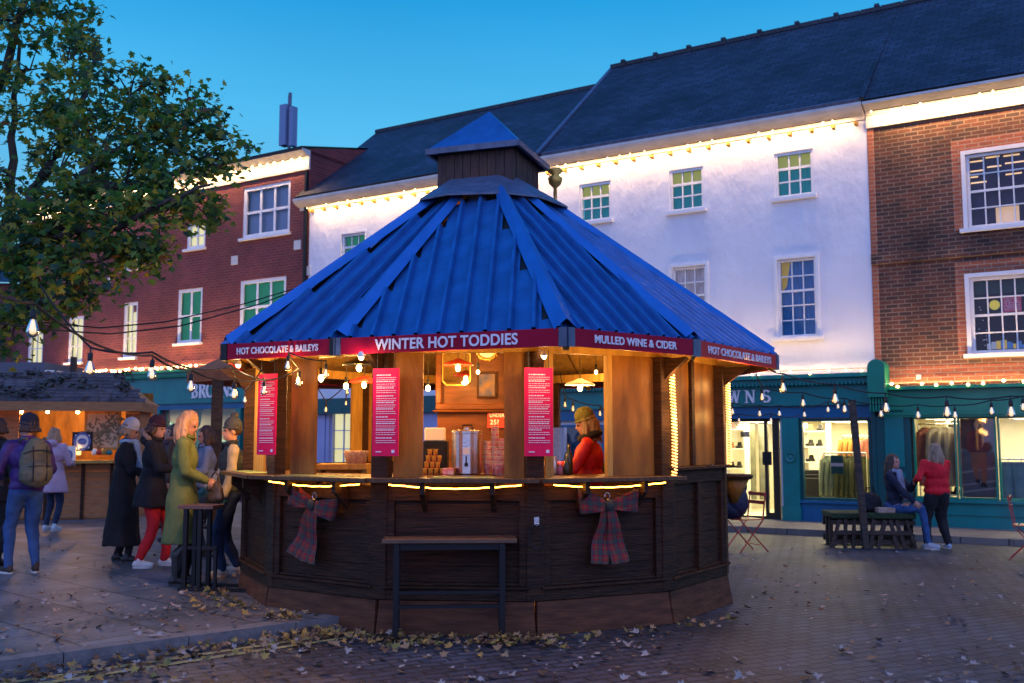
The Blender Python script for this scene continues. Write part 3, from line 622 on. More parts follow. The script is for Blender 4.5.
strip('light_string', fp(62,390)[0], LS1-.3, -.36, lf1+.27, 260, 'warm light string above the teal shop on the left', step=.20, br=.04, ang=R(160))
# the antenna
ax, az = fp(289,150,2.5); an = empty('rooftop_antenna', FW(ax,2.5,ZL+.3), FA, 'grey mobile phone antenna mast on the left brick roof', 'antenna')
t_ = MB(); t_.tube([(0,0,0),(0,0,2.6)], .05); t_.build('mast', M_['lead'], an)
zt = fp(289,105,2.5)[1]-ZL-.3
agm = mat('antenna_grey', (.14,.2,.34), rough=.5)
MB().box(-.28,-.15,zt-1.25,-.02,.1,zt).build('panel_antenna', agm, an); MB().box(.08,-.1,zt-1.3,.22,.1,zt-.1).build('panel_antenna', agm, an)
MB().tube([(-.05,0,zt-.2),(-.05,0,zt+.3)], .03).build('lightning_rod', agm, an)
# ================================================================== THE KIOSK
KC = Vector((-.27, 10.72, 0)); KR = 2.49
kiosk = empty('drinks_kiosk', KC, 0, 'twelve sided dark wooden drinks kiosk with blue metal roof and crimson sign boards', 'kiosk')
MK = Matrix.Translation(-KC)
def V(k, r=KR, z=0): a = R(220.6+30*k); return Vector((KC.x+r*math.cos(a), KC.y+r*math.sin(a), z))
def EM(k, r=KR):      # frame on a side: x along it to the right seen from outside, y inwards, z up
    p, q = V(k, r), V(k+1, r); u = (q-p).normalized(); v = Vector((-u.y, u.x, 0))
    return Matrix(((u.x, v.x, 0, p.x), (u.y, v.y, 0, p.y), (0, 0, 1, 0), (0, 0, 0, 1))), (q-p).length
def K(M=None):
    m_ = MB(); m_.M = MK @ M if M is not None else MK.copy(); return m_
for k in range(-1, 11):
    Mk, Lk = EM(k); closed = k in (3, 4, 7); tall = k == 3
    zt_ = 1.30 if k >= 3 else 1.19
    # reddish ply skirt, leaning out a little
    s_ = K(Mk); gp = .012
    s_.add([(gp-.02,-.06,0.0),(Lk-gp+.02,-.06,0.0),(Lk-gp,-.02,.265),(gp,-.02,.265),(gp,.03,0),(Lk-gp,.03,0),(Lk-gp,.03,.265),(gp,.03,.265)],
           [(0,1,2,3),(3,2,6,7),(5,4,7,6),(4,5,1,0),(0,3,7,4),(1,5,6,2)])
    s_.build('skirt_board', M_['skirt'], kiosk)
    f = K(Mk); f.box(.05,-.03,.27,Lk-.05,.04,.36); f.box(.04,-.055,.362,Lk-.04,.03,.385); f.box(.03,-.02,zt_-.12,Lk-.03,.04,zt_)
    f.box(.062,-.025,.387,.13,.04,zt_-.122); f.box(Lk-.13,-.025,.387,Lk-.062,.04,zt_-.122)
    f.box(.13,-.012,.387,Lk-.13,.03,.41)
    if tall: f.box(Lk/2-.04,-.03,.387,Lk/2+.04,.04,zt_-.122); f.box(.0,-.07,zt_+.002,Lk,.05,zt_+.03)
    f.build('panel_frame', M_['dark'], kiosk, bevel=.004)
    b = K(Mk); nb = 5; b.box(.10,.032,.30,Lk-.10,.045,zt_-.02)
    for i in range(nb): z0_ = .412+(zt_-.12-.412)*i/nb; b.box(.132,.012,z0_,Lk-.132,.03,z0_+(zt_-.12-.412)/nb-.004)
    b.build('side_panel', M_['darkh'] if k != 3 else M_['dark'], kiosk)
# posts with braces
for k in range(0, 12):
    a = 220.6+30*(k-1)-30; p = V(k-1); 
    M0 = Matrix.Translation(V(k-1, KR-.03)) @ Matrix.Rotation(R(220.6+30*(k-1)+90), 4, 'Z')
    b = K(M0); b.box(-.075,-.05,.27,.075,.06,2.30); b.build('post', M_['dark'], kiosk, bevel=.006)
    b = K(M0); b.add([(-.025,-.05,2.10),(.025,-.05,2.10),(.025,-.31,2.29),(-.025,-.31,2.29),(-.025,-.05,2.28),(.025,-.05,2.28)],[(0,1,2,3),(0,3,4),(1,5,2),(3,2,5,4),(0,4,5,1)])
    b.build('eaves_brace', M_['dark'], kiosk)
# counters on the open sides
for k in (-1, 0, 1, 2):
    Mk, Lk = EM(k); c = K(Mk); o_ = .24; t_ = math.tan(R(15))
    c.prism([(-o_*t_+.01,-o_),(Lk+o_*t_-.01,-o_),(Lk-.62*t_,.62),(.62*t_,.62)], 1.225, 1.262); 
    c.build('counter_top', M_['counter'], kiosk, bevel=.004)
    for x in (Lk*.3, Lk*.74):
        b = K(Mk); b.prism([(x-.02,-.2),(x+.02,-.2),(x+.02,-.03),(x-.02,-.03)],1.13,1.223); b.add([(x-.02,-.025,.98),(x+.02,-.025,.98),(x+.02,-.18,1.13),(x-.02,-.18,1.13),(x-.02,-.025,1.13),(x+.02,-.025,1.13)],[(0,1,2,3),(0,3,4),(1,5,2),(0,4,5,1)])
        b.build('shelf_bracket', M_['dark'], kiosk)
# vertical ply shutters and timber edges beside the posts: side -> spans of its length
def plyp(k, f0, f1, m_, z0_=1.263, z1_=2.33, y0_=.05, y1_=.075, nm='ply_panel'):
    Mk, Lk = EM(k); K(Mk).box(Lk*f0, y0_, z0_, Lk*f1, y1_, z1_).build(nm, m_, kiosk)
plyp(-1,.12,.5,M_['pine']); plyp(0,.13,.37,M_['ply']); plyp(1,.08,.27,M_['ply']); plyp(1,.80,.95,M_['ply']); plyp(2,.10,.155,M_['pine']); plyp(2,.60,.93,M_['ply'])
plyp(2,.56,.598,M_['pine'],y0_=.04,y1_=.10,nm='timber_edge')
plyp(3,.06,.47,M_['ply'],z0_=1.335); plyp(3,.53,.94,M_['ply'],z0_=1.335); plyp(3,.475,.525,M_['dark'],z0_=1.335,y0_=.02,nm='mullion')
plyp(4,.06,.94,M_['ply'],z0_=1.335); plyp(7,.06,.94,M_['ply'],z0_=1.3); plyp(5,.05,.95,M_['ply'],z0_=1.3); plyp(6,.04,.28,M_['ply'],z0_=1.3); plyp(9,.80,.95,M_['pine'],z0_=1.3)
plyp(8,.62,.95,M_['ply'],z0_=1.3); plyp(9,.05,.2,M_['pine'],z0_=1.3)
for k in range(-1, 11):
    Mk, Lk = EM(k, KR-.04); K(Mk).box(.0,.0,2.302,Lk,.1,2.40).build('ring_beam', M_['pine'], kiosk)
K().prism([(V(k,KR-.1).x,V(k,KR-.1).y) for k in range(12)], .02, .16).build('floor', M_['ply'], kiosk)
# roof: outer outline, point symmetric about the roof centre
RCn = Vector((-.2, 10.9))
vis = [Vector((-2.53,8.77)),Vector((-1.45,8.25)),Vector((.41,7.45)),Vector((1.53,8.35)),Vector((2.61,9.89))]
RO = vis+[RCn*2-p for p in vis]
ZB, ZT, ZA = 2.27, 2.406, 4.57
apex = Vector((KC.x, KC.y, ZA))
def corrug(P, Q, zed, mat_, name, ribs=True, dz=0, pitch=.185, ang=None):
    P3, Q3 = Vector((P.x,P.y,zed)), Vector((Q.x,Q.y,zed)); A = apex+Vector((0,0,dz))
    nn = (Q3-P3).cross(A-P3).normalized(); nn = -nn if nn.z < 0 else nn
    ang = math.atan2(-nn.x, nn.y)-math.pi/2 if ang is None else ang
    hd_ = Vector((-math.cos(ang), -math.sin(ang), 0)); wv = Vector((hd_.x, hd_.y, -(nn.x*hd_.x+nn.y*hd_.y)/nn.z)).normalized(); uv = wv.cross(nn).normalized()
    poly = [P3, Q3, Q3.lerp(A, .80), P3.lerp(A, .80)]; pl = [((p-P3).dot(uv), (p-P3).dot(wv)) for p in poly]
    def span(x):
        ys = []
        for i in range(4):
            (x0, y0), (x1, y1) = pl[i], pl[(i+1)%4]
            if (x0-x)*(x1-x) <= 0 and abs(x1-x0) > 1e-9: ys.append(y0+(y1-y0)*(x-x0)/(x1-x0))
        return (min(ys), max(ys)) if ys else None
    xa, xb = min(p[0] for p in pl)+1e-4, max(p[0] for p in pl)-1e-4
    n = max(3, round((xb-xa)/pitch)) if ribs else 16; pt = (xb-xa)/n; prof = []
    mb = K(); vs = []; fs = []
    for i in range(n):     # every sheet module is cut square, leaving dark notches under the hip caps
        b = xa+i*pt; l0, h0_ = span(b); l1, h1_ = span(b+pt); hi = min(h0_, h1_)+.25*abs(h0_-h1_)
        for j, (x, z) in enumerate([(b,0),(b+pt*.58,0),(b+pt*.66,.050),(b+pt*.80,.050),(b+pt*.88,0),(b+pt-.0005,0)] if ribs else [(b,0),(b+pt,0)]):
            lo, hx = span(x); low = (P3+uv*x+wv*lo).z < zed+.002; hh_ = hi if ribs else hx
            if j: k0_ = len(vs); fs.append((k0_-2, k0_, k0_+1, k0_-1))
            vs += [P3+uv*x+nn*z+wv*(lo-(.012 if low else 0)), P3+uv*x+wv*max(lo, hh_)+nn*z]
    mb.add(vs, fs); return mb.build(name, mat_, kiosk)
nR = len(RO)
for i in range(nR):
    P, Q = RO[i], RO[(i+1)%nR]
    corrug(P, Q, ZT-.018, M_['metalroof'], 'roof_sheet', ang=R({0:240,1:268,2:296,3:325}.get(i, math.degrees(math.atan2((P.y+Q.y)/2-KC.y, (P.x+Q.x)/2-KC.x)))))
    corrug(P*.985+Vector((KC.x,KC.y))*.015, Q*.985+Vector((KC.x,KC.y))*.015, ZT-.06, M_['pine'], 'soffit', ribs=False, dz=-.14)
    corrug(P, Q, ZT-.03, M_['rubber'], 'roof_underlay', ribs=False, dz=-.05)
    # hip flashing: shallow folded cap along the hip
    H0 = Vector((P.x,P.y,ZT+.035)); H1 = apex+Vector((0,0,.068)); d_ = (H1-H0); H1 = H0+d_*.76
    dd = d_.normalized(); sd = dd.cross(Vector((0,0,1))).normalized()
    def side(Pn): # unit vector on the neighbouring face, perpendicular to the hip
        e_ = Vector((Pn.x-P.x, Pn.y-P.y, 0)); e_ = e_-dd*e_.dot(dd); return e_.normalized()
    sa, sb = side(RO[i-1]), side(Q); w_ = .10
    hb = K(); ups = Vector((0,0,.018))
    hb.add([H0+sa*w_+ups*-1, H0+ups*2.2, H0+sb*w_-ups, H1+sb*w_*.75-ups, H1+ups*2.2, H1+sa*w_*.75-ups], [(0,1,4,5),(1,2,3,4)])
    hb.build('hip_flashing', M_['hipblue'], kiosk)
    r_ = K(); r_.bar(H0+Vector((0,0,-.16)), apex+Vector((0,0,-.2)), .05, .10); r_.build('rafter', M_['pine'], kiosk)
# fascia boards with lettering
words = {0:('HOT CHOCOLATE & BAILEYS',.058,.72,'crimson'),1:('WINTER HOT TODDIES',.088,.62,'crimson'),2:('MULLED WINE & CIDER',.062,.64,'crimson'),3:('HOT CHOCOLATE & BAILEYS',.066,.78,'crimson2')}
for i in range(nR):
    P, Q = RO[i], RO[(i+1)%nR]; u = (Q-P); Ls = u.length; u.normalize(); v = Vector((-u.y, u.x))
    Mf = Matrix(((u.x, v.x, 0, P.x), (u.y, v.y, 0, P.y), (0,0,1,0), (0,0,0,1)))
    t0, sz, fr, cm = words.get(i, (None,0,0,'crimson'))
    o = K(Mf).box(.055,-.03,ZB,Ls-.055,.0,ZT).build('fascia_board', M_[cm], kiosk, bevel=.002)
    K(Mf).box(-.03,.003,ZB+.01,Ls+.03,.04,ZT-.005).build('fascia_backing', M_['dark'], kiosk)
    for a_, b_ in ((-.012,.052),(Ls-.052,Ls+.012)):
        K(Mf).box(a_,-.036,ZB-.006,b_,.002,ZT+.004).build('corner_cap', M_['lead'] if i in (1,2,3) else M_['black'], kiosk)
    if t0: text(t0, sz, 'lettering', M_['letter'], kiosk, MK @ Mf @ Matrix.Translation((Ls/2,-.034,(ZB+ZT)/2)), fit=Ls*fr, bold=.03)
# cupola
ca = R(-19.5)
MC = Matrix.Translation((KC.x+.02, KC.y+.05, 0)) @ Matrix.Rotation(ca, 4, 'Z')
zc0, zc1 = 4.20, 4.66
cu = K(MC); nb = 9; hb_ = .425; random.seed(3)
for sidx in range(4):
    MS = MC @ Matrix.Rotation(R(90*sidx), 4, 'Z'); c = K(MS)
    for j in range(nb):
        x0_ = -hb_+2*hb_*j/nb; c.box(x0_+.003,-hb_-.008*random.random(),zc0-.1,x0_+2*hb_/nb-.003,-hb_+.03,zc1+.02)
    c.build('cupola_cladding', M_['cupola'], kiosk)
c = K(MC); he = .52; zr = zc1
c.add([(-he,-he,zr),(he,-he,zr),(he,he,zr),(-he,he,zr),(0,0,zr+.53)], [(0,1,4),(1,2,4),(2,3,4),(3,0,4),(3,2,1,0)])
c.build('cupola_roof', M_['metalroof'], kiosk)
c = K(MC)
for sidx in range(4):
    c.M = MK @ MC @ Matrix.Rotation(R(90*sidx), 4, 'Z'); c.box(-he-.005,-he-.015,zr-.055,he+.005,-he+.02,zr+.008)
c.build('cupola_fascia', M_['lead'], kiosk)
# flared apron round the cupola foot
ap = K(); n = 10; inner = []; outer = []
for j in range(n):
    P = RO[j]; d_ = Vector((P.x-KC.x, P.y-KC.y)).normalized(); rr_ = .90
    ang = math.atan2(d_.y, d_.x)-ca; sq = .44/max(abs(math.cos(ang)), abs(math.sin(ang)))
    inner.append(Vector((KC.x+d_.x*min(sq,.62), KC.y+.03+d_.y*min(sq,.62), zc0+.13))); outer.append(Vector((KC.x+d_.x*rr_, KC.y+d_.y*rr_, zc0-.15)))
vs = inner+outer+[p-Vector((0,0,.02)) for p in outer]
ap.add(vs, [(j,n+j,n+(j+1)%n,(j+1)%n) for j in range(n)]+[(n+j,2*n+j,2*n+(j+1)%n,n+(j+1)%n) for j in range(n)])
ap.build('cupola_apron', M_['lead'], kiosk)
c = K(MC @ Matrix.Translation((.62,.45,4.1))); c.lathe([(.03,0),(.02,.1),(.02,.28),(.07,.33),(.085,.39),(.04,.43),(.09,.47),(.07,.50),(.001,.5)], n=12); c.build('finial', M_['gold'], kiosk, True)
# central panelled partition
pt_ = K(); X0, X1 = -.86, .46; YP = 11.55
pt_.box(X0,YP,.16,X1,YP+.08,3.2); pt_.build('partition', M_['panel'], kiosk)
c = K(); y = YP
cx0, cx1 = D(436,380,YP).x, D(512,380,YP).x; cz0_, cz1_ = D(470,410,YP).z, D(470,346,YP).z
for q in ((cx0,cz0_,cx1,cz0_+.07),(cx0,cz1_-.05,cx1,cz1_+.1),(cx0,cz0_+.07,cx0+.07,cz1_-.05),(cx1-.07,cz0_+.07,cx1,cz1_-.05)): c.box(q[0],y-.07,q[1],q[2],y-.002,q[3])
c.box(cx0-.03,y-.09,cz0_-.03,cx1+.03,y-.002,cz0_-.002)
c.build('cabinet_moulding', M_['panel'], kiosk, bevel=.012)
# latch with ring at the front post
pc_ = V(2, KR+.06); c = K(Matrix.Translation((pc_.x, pc_.y-.02, 0))); c.box(-.02,-.01,.88,.02,.0,.95); c.build('latch_plate', M_['steel'], kiosk)
c = K(Matrix.Translation((pc_.x, pc_.y-.02, 0))); c.tube([(.055*math.sin(t)-.0,-.02,.79-.10*math.cos(t)) for t in [2*math.pi*j/16 for j in range(17)]], .006, 6); c.build('ring', M_['black'], kiosk)

# ---- lamps inside (the kiosk's own bulbs)
def pend(px, py, Y, shade=None, e=14, r=.028, lab='', lit=True):
    p = D(px, py, Y); t = empty('pendant_lamp', p, 0, lab, 'lamp', 'pendant bulbs inside the kiosk')
    MB().ball((0,0,0), r, 10, (1,1,1.25)).build('bulb', E_pend, t, True)
    MB().lathe([(.014,.03),(.018,.05),(.018,.09),(.008,.10)], n=10).build('socket', M_['black'], t)
    MB().tube([(0,0,.1),(0,0,max(.2, 2.75-p.z))], .004, 5).build('cable', M_['rubber'], t)
    if shade: MB().lathe([(.025,.10),(.05,.085),(.14,.055),(.165,.03),(.16,.028),(.13,.048),(.04,.075),(.02,.09)], n=24).build('lamp_shade', shade, t, True)
    if lit: lamp('glow', 'POINT', (0,0,-.06), e*1.5, WARM, .04, parent=t)
    return t
pend(458,368,10.6,M_['redm'],26,lab='pendant bulb under a red enamel shade before the octagonal mirror')
pend(580,388,10.6,M_['whitem'],26,lab='pendant bulb under a white enamel shade above the vendor')
pend(359,368,9.6,M_['black'],20,lab='bare pendant bulb high beside the second menu board')
pend(364,385,10.9,M_['redm'],16,lab='lower pendant bulb with red shade behind the second menu board')
pend(428,388,11.2,None,14,lab='bare pendant bulb at the left edge of the panelled cabinet')
pend(321,378,9.4,None,18,lab='bright bulb between the ply panel and left opening of the kiosk')
pend(346,386,10.6,None,14,lab='white glowing bulb above the basket shelf')
pend(519,369,9.0,None,16,lab='bright bulb at the top left corner of the middle menu board')
pend(612,382,11.0,None,12,lab='small bulb in the string behind the white shaded pendant')
pend(478,372,11.0,None,10,lab='small bare bulb between the mirror and the framed picture',r=.02)
pend(596,372,12.2,None,14,lab='bare bulb behind the white shaded pendant near the far eaves',r=.02)
pend(312,392,10.2,None,12,lab='low bare bulb hanging near the leftmost ply panel',r=.02)
# festoon glow below the eaves
for k_ in (0,1,2,3):
    p_ = V(k_+.5, KR+.34, 2.12); lamp('eaves_glow','POINT',p_,13,WARM,.05)
lamp('eaves_glow','POINT',V(-.6, KR+.40, 2.05),52,WARM,.05)
lamp('glow','POINT',(-.2,9.7,2.55),26,WARM,.12)
lamp('glow','POINT',(.9,10.6,2.6),34,WARM,.12)
lamp('glow','POINT',(-1.5,10.6,2.5),34,WARM,.12)

# ---- menu boards
menu_pink = M_['pink']
def menu(k, lab, off=.15, sz=(.235,.715)):
    a = R(220.6+30*k); p = V(k, KR+off); p = p+Vector((-math.sin(a), math.cos(a), 0))*(.17,.125,.0)[k]; t = empty('menu_board', (p.x,p.y,0), a+math.pi/2+(R(16),0,0)[k], lab, 'menu board', 'pink menu boards hung on the kiosk posts')
    w2, z0_, z1_ = sz[0]/2, 1.44, 1.44+sz[1]
    MB().box(-w2,-.01,z0_,w2,.0,z1_).build('board', menu_pink, t)
    MB().tube([(-w2*.7,-.005,z1_),(-w2*.7,-.005,2.30)],.003,5).tube([(w2*.7,-.005,z1_),(w2*.7,-.005,2.30)],.003,5).build('hanger', M_['rubber'], t)
    tx = MB(); random.seed(7+k); z = z1_-.06
    j = 0
    while z > z0_+.10:
        big_ = j % 3 == 0; hgt = .0085 if big_ else .0045
        x = -w2*.72; end = w2*(.75 if not big_ else random.uniform(.2,.6))
        while x < end:
            wd = random.uniform(.008,.026); wd = min(wd, w2*.78-x)
            if wd > .004: tx.box(x,-.0125,z,x+wd,-.0105,z+hgt)
            x += wd+.005
        z -= .017 if not big_ else .019; j += 1
        if j % 9 == 0: z -= .012
    tx.box(-w2*.72,-.0125,z0_+.03,-w2*.3,-.0105,z0_+.038); tx.box(w2*.5,-.0125,z0_+.026,w2*.72,-.0105,z0_+.05)
    tx.build('menu_lettering', M_['letter'], t)
    return t
menu(0, 'narrow looking pink menu board on the leftmost kiosk post')
menu(1, 'pink menu board hanging under the left end of the WINTER HOT TODDIES sign')
menu(2, 'pink menu board hanging in the middle of the kiosk beside the vendor')
for k, e_ in ((0, 5), (1, 6), (2, 6)):  # lamps added to light the boards brighter towards the top
    a = R(220.6+30*k); p = V(k, KR+.36); t = empty('board_fill_lamp', (p.x, p.y, 2.235), a+math.pi/2, ('small added lamp lighting the leftmost menu board','small added lamp lighting the second menu board','small added lamp lighting the middle menu board')[k], 'lamp', 'added lamps lighting the menu boards')
    MB().lathe([(.028,0),(.03,.01),(.02,.035),(.01,.045)], n=12).build('housing', M_['whitem'], t); MB().ball((0,0,-.003),.022,8).build('bulb', E_pend, t, True)
    lamp('glow','POINT',(0,0,-.03),e_,(1,.66,.34),.025, parent=t)
# ---- rope lights
def rope(pts, lab, r=.0058, name='rope_light', energy=None):
    mb = MB(); mb.tube(pts, r, 6); o = mb.build(name, E_rope, None, True); tag(o, lab, 'rope light', 'warm rope lights on the kiosk'); return o
for k, lab in ((0,'wavy warm rope light under the left counter shelf'),(1,'wavy warm rope light under the front counter shelf'),(2,'wavy warm rope light under the counter below the vendor')):
    Mk, Lk = EM(k); rope([Mk @ Vector((Lk*(.08+.84*i/24), -.135-.003*math.sin(i*.9), 1.207-.030*math.sin(math.pi*i/24)-.002*math.sin(i*1.7))) for i in range(25)], lab)
def vrope(k, lab, z0_, side=.05):
    a = R(220.6+30*k); c_ = V(k, KR+.05); tdir = Vector((-math.sin(a), math.cos(a), 0))
    pts = []
    for i in range(240):
        z = z0_+(2.25-z0_)*i/239; ph = i*.95; pts.append(c_+tdir*(side+.024*math.cos(ph)+.012*math.sin(z*5))+Vector((math.cos(a), math.sin(a), 0))*(.022*math.sin(ph))+Vector((0,0,z)))
    mb = MB(); mb.tube(pts, .0065, 5); o = mb.build('rope_light', emat('rope_coil_%d' % k, (1.0,.45,.07), 3.0), None, True); tag(o, lab, 'rope light', 'warm rope lights on the kiosk')
    MB().tube([c_+tdir*side+Vector((0,0,z0_)), c_+tdir*side+Vector((0,0,2.25))], .012, 6).build('core', M_['pine'], o)
vrope(3, 'coiled warm rope light running up the post right of the vendor', 1.25); vrope(4, 'coiled warm rope light on the rightmost kiosk post', 1.33)
for k, z_ in ((3,1.75),(4,1.8),(3,2.1),(4,2.1)):
    p = V(k, KR+.14, z_); lamp('rope_glow','POINT',p,4,WARM,.06)
# ---- tartan bows
def bow(k, fx, lab, tilt=0, zc_=1.03, sc_=1.0):
    Mk, Lk = EM(k); t = empty('tartan_bow', Mk @ Vector((Lk*fx,-.05,zc_)), math.atan2(Mk[1][0], Mk[0][0]), lab, 'bow', 'tartan bows on the kiosk front')
    def ribbon(name, path, widths, thick=.012):
        vs, fs, uv = [], [], []; L_ = 0; nw = 5; n_ = len(path)
        for i, (p, wdir) in enumerate(path):
            if i: L_ += (Vector(p)-Vector(path[i-1][0])).length
            for j in range(nw):
                f_ = j/(nw-1)-.5; pf = .012*math.sin(j*2.6+i*.7)*min(1, i/3)
                q = Vector(p)+Vector(wdir)*widths[i]*f_+Vector((0,-pf,0)); vs.append(q); uv.append((L_, widths[i]*f_+.2))
        for i in range(n_-1):
            for j in range(nw-1): fs.append((i*nw+j,i*nw+j+1,(i+1)*nw+j+1,(i+1)*nw+j))
        me = bpy.data.meshes.new(name); rot = Matrix.Rotation(tilt, 4, 'Y')
        me.from_pydata([tuple(rot @ (v*sc_)) for v in vs], [], fs); ul = me.uv_layers.new()
        for l_ in me.loops: ul.data[l_.index].uv = uv[l_.vertex_index]
        for p_ in me.polygons: p_.use_smooth = True
        return link(name, me, M_['tartan'], t)
    for sg in (-1, 1):
        fr = []
        for i in range(11):
            f_ = i/10; fr.append(((sg*(.03+.25*f_), -.05-.05*math.sin(f_*math.pi)-.02*f_, .035*f_-.0), (0.12*sg*f_,0,1)))
        back = [((sg*(.28-.25*i/6), -.012-.01*math.sin(i), .035*(1-i/6)), (0.12*sg*(1-i/6),0,1)) for i in range(7)]
        ribbon('loop', fr+back, [.07+.13*(i/10)**.8 for i in range(11)]+[.20-.13*i/6 for i in range(7)])
        ribbon('tail', [((sg*(.02+.075*(i/9)), -.03-.03*math.sin(i*.9)*(i/9)-.01*(sg+1), -.02-.46*i/9), (1,.0,.10*sg)) for i in range(10)], [.07+.11*(i/9)**.7 for i in range(10)])
    k_ = MB(); k_.ball((0,-.055,0), .04, 10, (1,.8,1.25)); ko = k_.build('knot', M_['tartan'], t, True)
    MB().tube([(.02*math.cos(a_)*1.2,-.02,.07+.03*math.sin(a_)) for a_ in [2*math.pi*i/12 for i in range(13)]], .004, 5).build('hook', M_['steel'], t)
bow(0, .47, 'drooping tartan bow on the left kiosk panel behind the stool', tilt=R(14), zc_=1.02)
bow(2, .50, 'symmetrical red and green tartan bow below the vendor', zc_=1.03)

# ---- goods on the counters and inside
def ware(name, o, lab, cat, grp=None): return tag(o, lab, cat, grp)
zk = 1.263
p = D(467,471,9.05); mb = MB(); mb.lathe([(.10,0),(.135,.01),(.135,.36),(.142,.365),(.142,.385),(.13,.395),(.03,.40),(.03,.42),(.001,.42)], (0,0,0), 24)
u = empty('tea_urn', (p.x,p.y,zk), 0, 'large brushed steel hot drinks urn on the counter', 'urn'); mb.build('tank', M_['steel'], u)
MB().cbox((0,-.15,.09),(.03,.05,.03)).cbox((0,-.17,.13),(.012,.012,.07)).build('tap', M_['black'], u); MB().tube([(-.05,0,.39),(-.04,0,.44),(.04,0,.44),(.05,0,.39)],.008,6).build('handle', M_['black'], u); MB().box(-.03,-.142,.18,.03,-.137,.24).build('tank_label', M_['whitem'], u)
cupm = []
for i, (c1, c2) in enumerate((((.75,.10,.14),(.85,.62,.5)), ((.95,.60,.06),(.75,.14,.04)))):
    cupm.append(mat('cup_print_%d' % i, c1, c2, rough=.6, scale=30, detail=2))
cup_pale = mat('cup_cream', (.80,.62,.42), rough=.6)
def cupstack(px, py, Y, n, lab, grp, m_, r=.038, zb=zk, step=.022, first=.10):
    p = D(px, py, Y); t = MB(); z = 0
    t.lathe([(r*.72,0),(r,first-.006),(r*1.07,first-.004),(r*1.07,first)], (0,0,0), 14)
    for i in range(1, n): t.cur = i % 2; z = first+(i-1)*step; t.lathe([(r*.93,z+.001),(r,z+step-.005),(r*1.08,z+step-.004),(r*1.08,z+step)], (0,0,0), 14)
    o = t.build('cup_stack', [m_, cup_pale], None, True); o.location = (p.x, p.y, zb); tag(o, lab, 'cups', grp); return o
g1 = 'tall stacks of paper cups'
cupstack(495,470,8.95,16,'tallest red patterned paper cup stack behind the counter, leftmost',g1,cupm[0],.034); cupstack(502,470,8.9,11,'middle red patterned paper cup stack beside the menu board',g1,cupm[0],.032); cupstack(508,470,9.1,13,'tall red patterned cup stack right of the middle stack',g1,cupm[0],.030)
cupstack(511,472,8.8,6,'shortest red patterned cup stack against the ply panel',g1,cupm[0],.030); cupstack(487,470,9.1,10,'red cup stack between the urn and the tallest stack',g1,cupm[0],.038)
for i,(px,n_,lab) in enumerate(((517,5,'short red cup stack half hidden by the middle menu board'),(499,7,'low red cup stack in front of the tallest stack'))): cupstack(px,472,8.75,n_,lab,g1,cupm[0],.038)
base = None
for row, n_ in enumerate((4,3,3,2)):
    for i in range(n_):
        p = D(425+i*5.6+row*1.6,472,9.0)
        if base is None:
            base = MB().lathe([(.017,0),(.022,.05),(.024,.052),(.024,.056)], n=12).build('paper_cup', cupm[1], None, True); o = base
        else: o = base.copy(); COL.objects.link(o)
        o.location = (p.x, p.y, zk+row*.0725*.78); 
        tag(o, ('small yellow cup in the bottom row of the cup pyramid','small yellow cup in the second row of the cup pyramid','small yellow cup in the third row of the cup pyramid','small yellow cup in the top row of the cup pyramid')[row]+(', leftmost','' if n_ < 3 else ', second from left',', third from left',', rightmost')[0 if i == 0 else (3 if i == n_-1 else i)], 'cup', 'pyramid of small yellow cups')
p = D(435,441,9.9); mb = MB().box(-.1,-.06,0,.1,.08,.13); o = mb.build('white_box', M_['whitem'], None, bevel=.01); o.location = p; tag(o, 'white box on the appliance behind the cup pyramid', 'box')
p = D(436,470,9.9); o = MB().box(-.12,-.1,0,.12,.12,.31).box(-.1,-.115,.05,.1,-.101,.25).build('coffee_machine', M_['black'], None, bevel=.008); o.location = (p.x,p.y,1.25); tag(o, 'black coffee machine behind the yellow cups', 'machine')
o = MB().box(-.05,-.03,0,.05,.06,.06).build('small_tub', cupm[0], None, bevel=.006); p = D(448,471,8.9); o.location = (p.x,p.y,zk); tag(o, 'small pink tub beside the urn', 'tub')
# inner work surface and things near the vendor
o = MB().box(-.5,0,.16,.66,.5,1.24).build('work_bench', M_['dark']); o.location = (-.75,9.75,0); tag(o, 'dark bench behind the counter carrying the coffee machine', 'bench')
sh = empty('serving_shelf', (0,0,0), 0, 'pale wooden shelf in the left opening carrying a basket', 'shelf'); a_ = D(317,466,9.6); b_ = D(368,466,9.6)
MB().box(a_.x,9.5,a_.z-.03,b_.x,9.85,a_.z+.02).build('shelf_board', M_['pine'], sh); MB().box(b_.x-.05,9.55,.16,b_.x,9.8,a_.z-.032).build('leg', M_['pine'], sh); MB().box(a_.x,9.55,.16,a_.x+.05,9.8,a_.z-.032).build('leg', M_['pine'], sh)
wick = mat('wicker', (.55,.42,.32), (.35,.2,.16), rough=.8, scale=35, bump=.8)
p = D(356,463,9.65); mb = MB(); mb.lathe([(.095,0),(.115,.10),(.12,.125),(.105,.125),(.09,.02)], (0,0,0), 20, 1, .7); o = mb.build('basket', wick, None, True); o.location = (p.x,p.y,a_.z+.02); tag(o, 'pinkish white wicker basket on the left shelf', 'basket')
redc = mat('red_tinsel', (.6,.01,.01), (.3,.005,.005), rough=.6, scale=40, bump=1)
p = D(375,474,8.8); mb = MB()
for i in range(5): mb.lathe([(.045-.007*i,i*.03),(.02,.03+i*.03)], (0,0,0), 9)
o = mb.build('tinsel_tree', redc); o.location = (p.x,p.y,zk); tag(o, 'small red tinsel tree behind the second menu board', 'ornament')
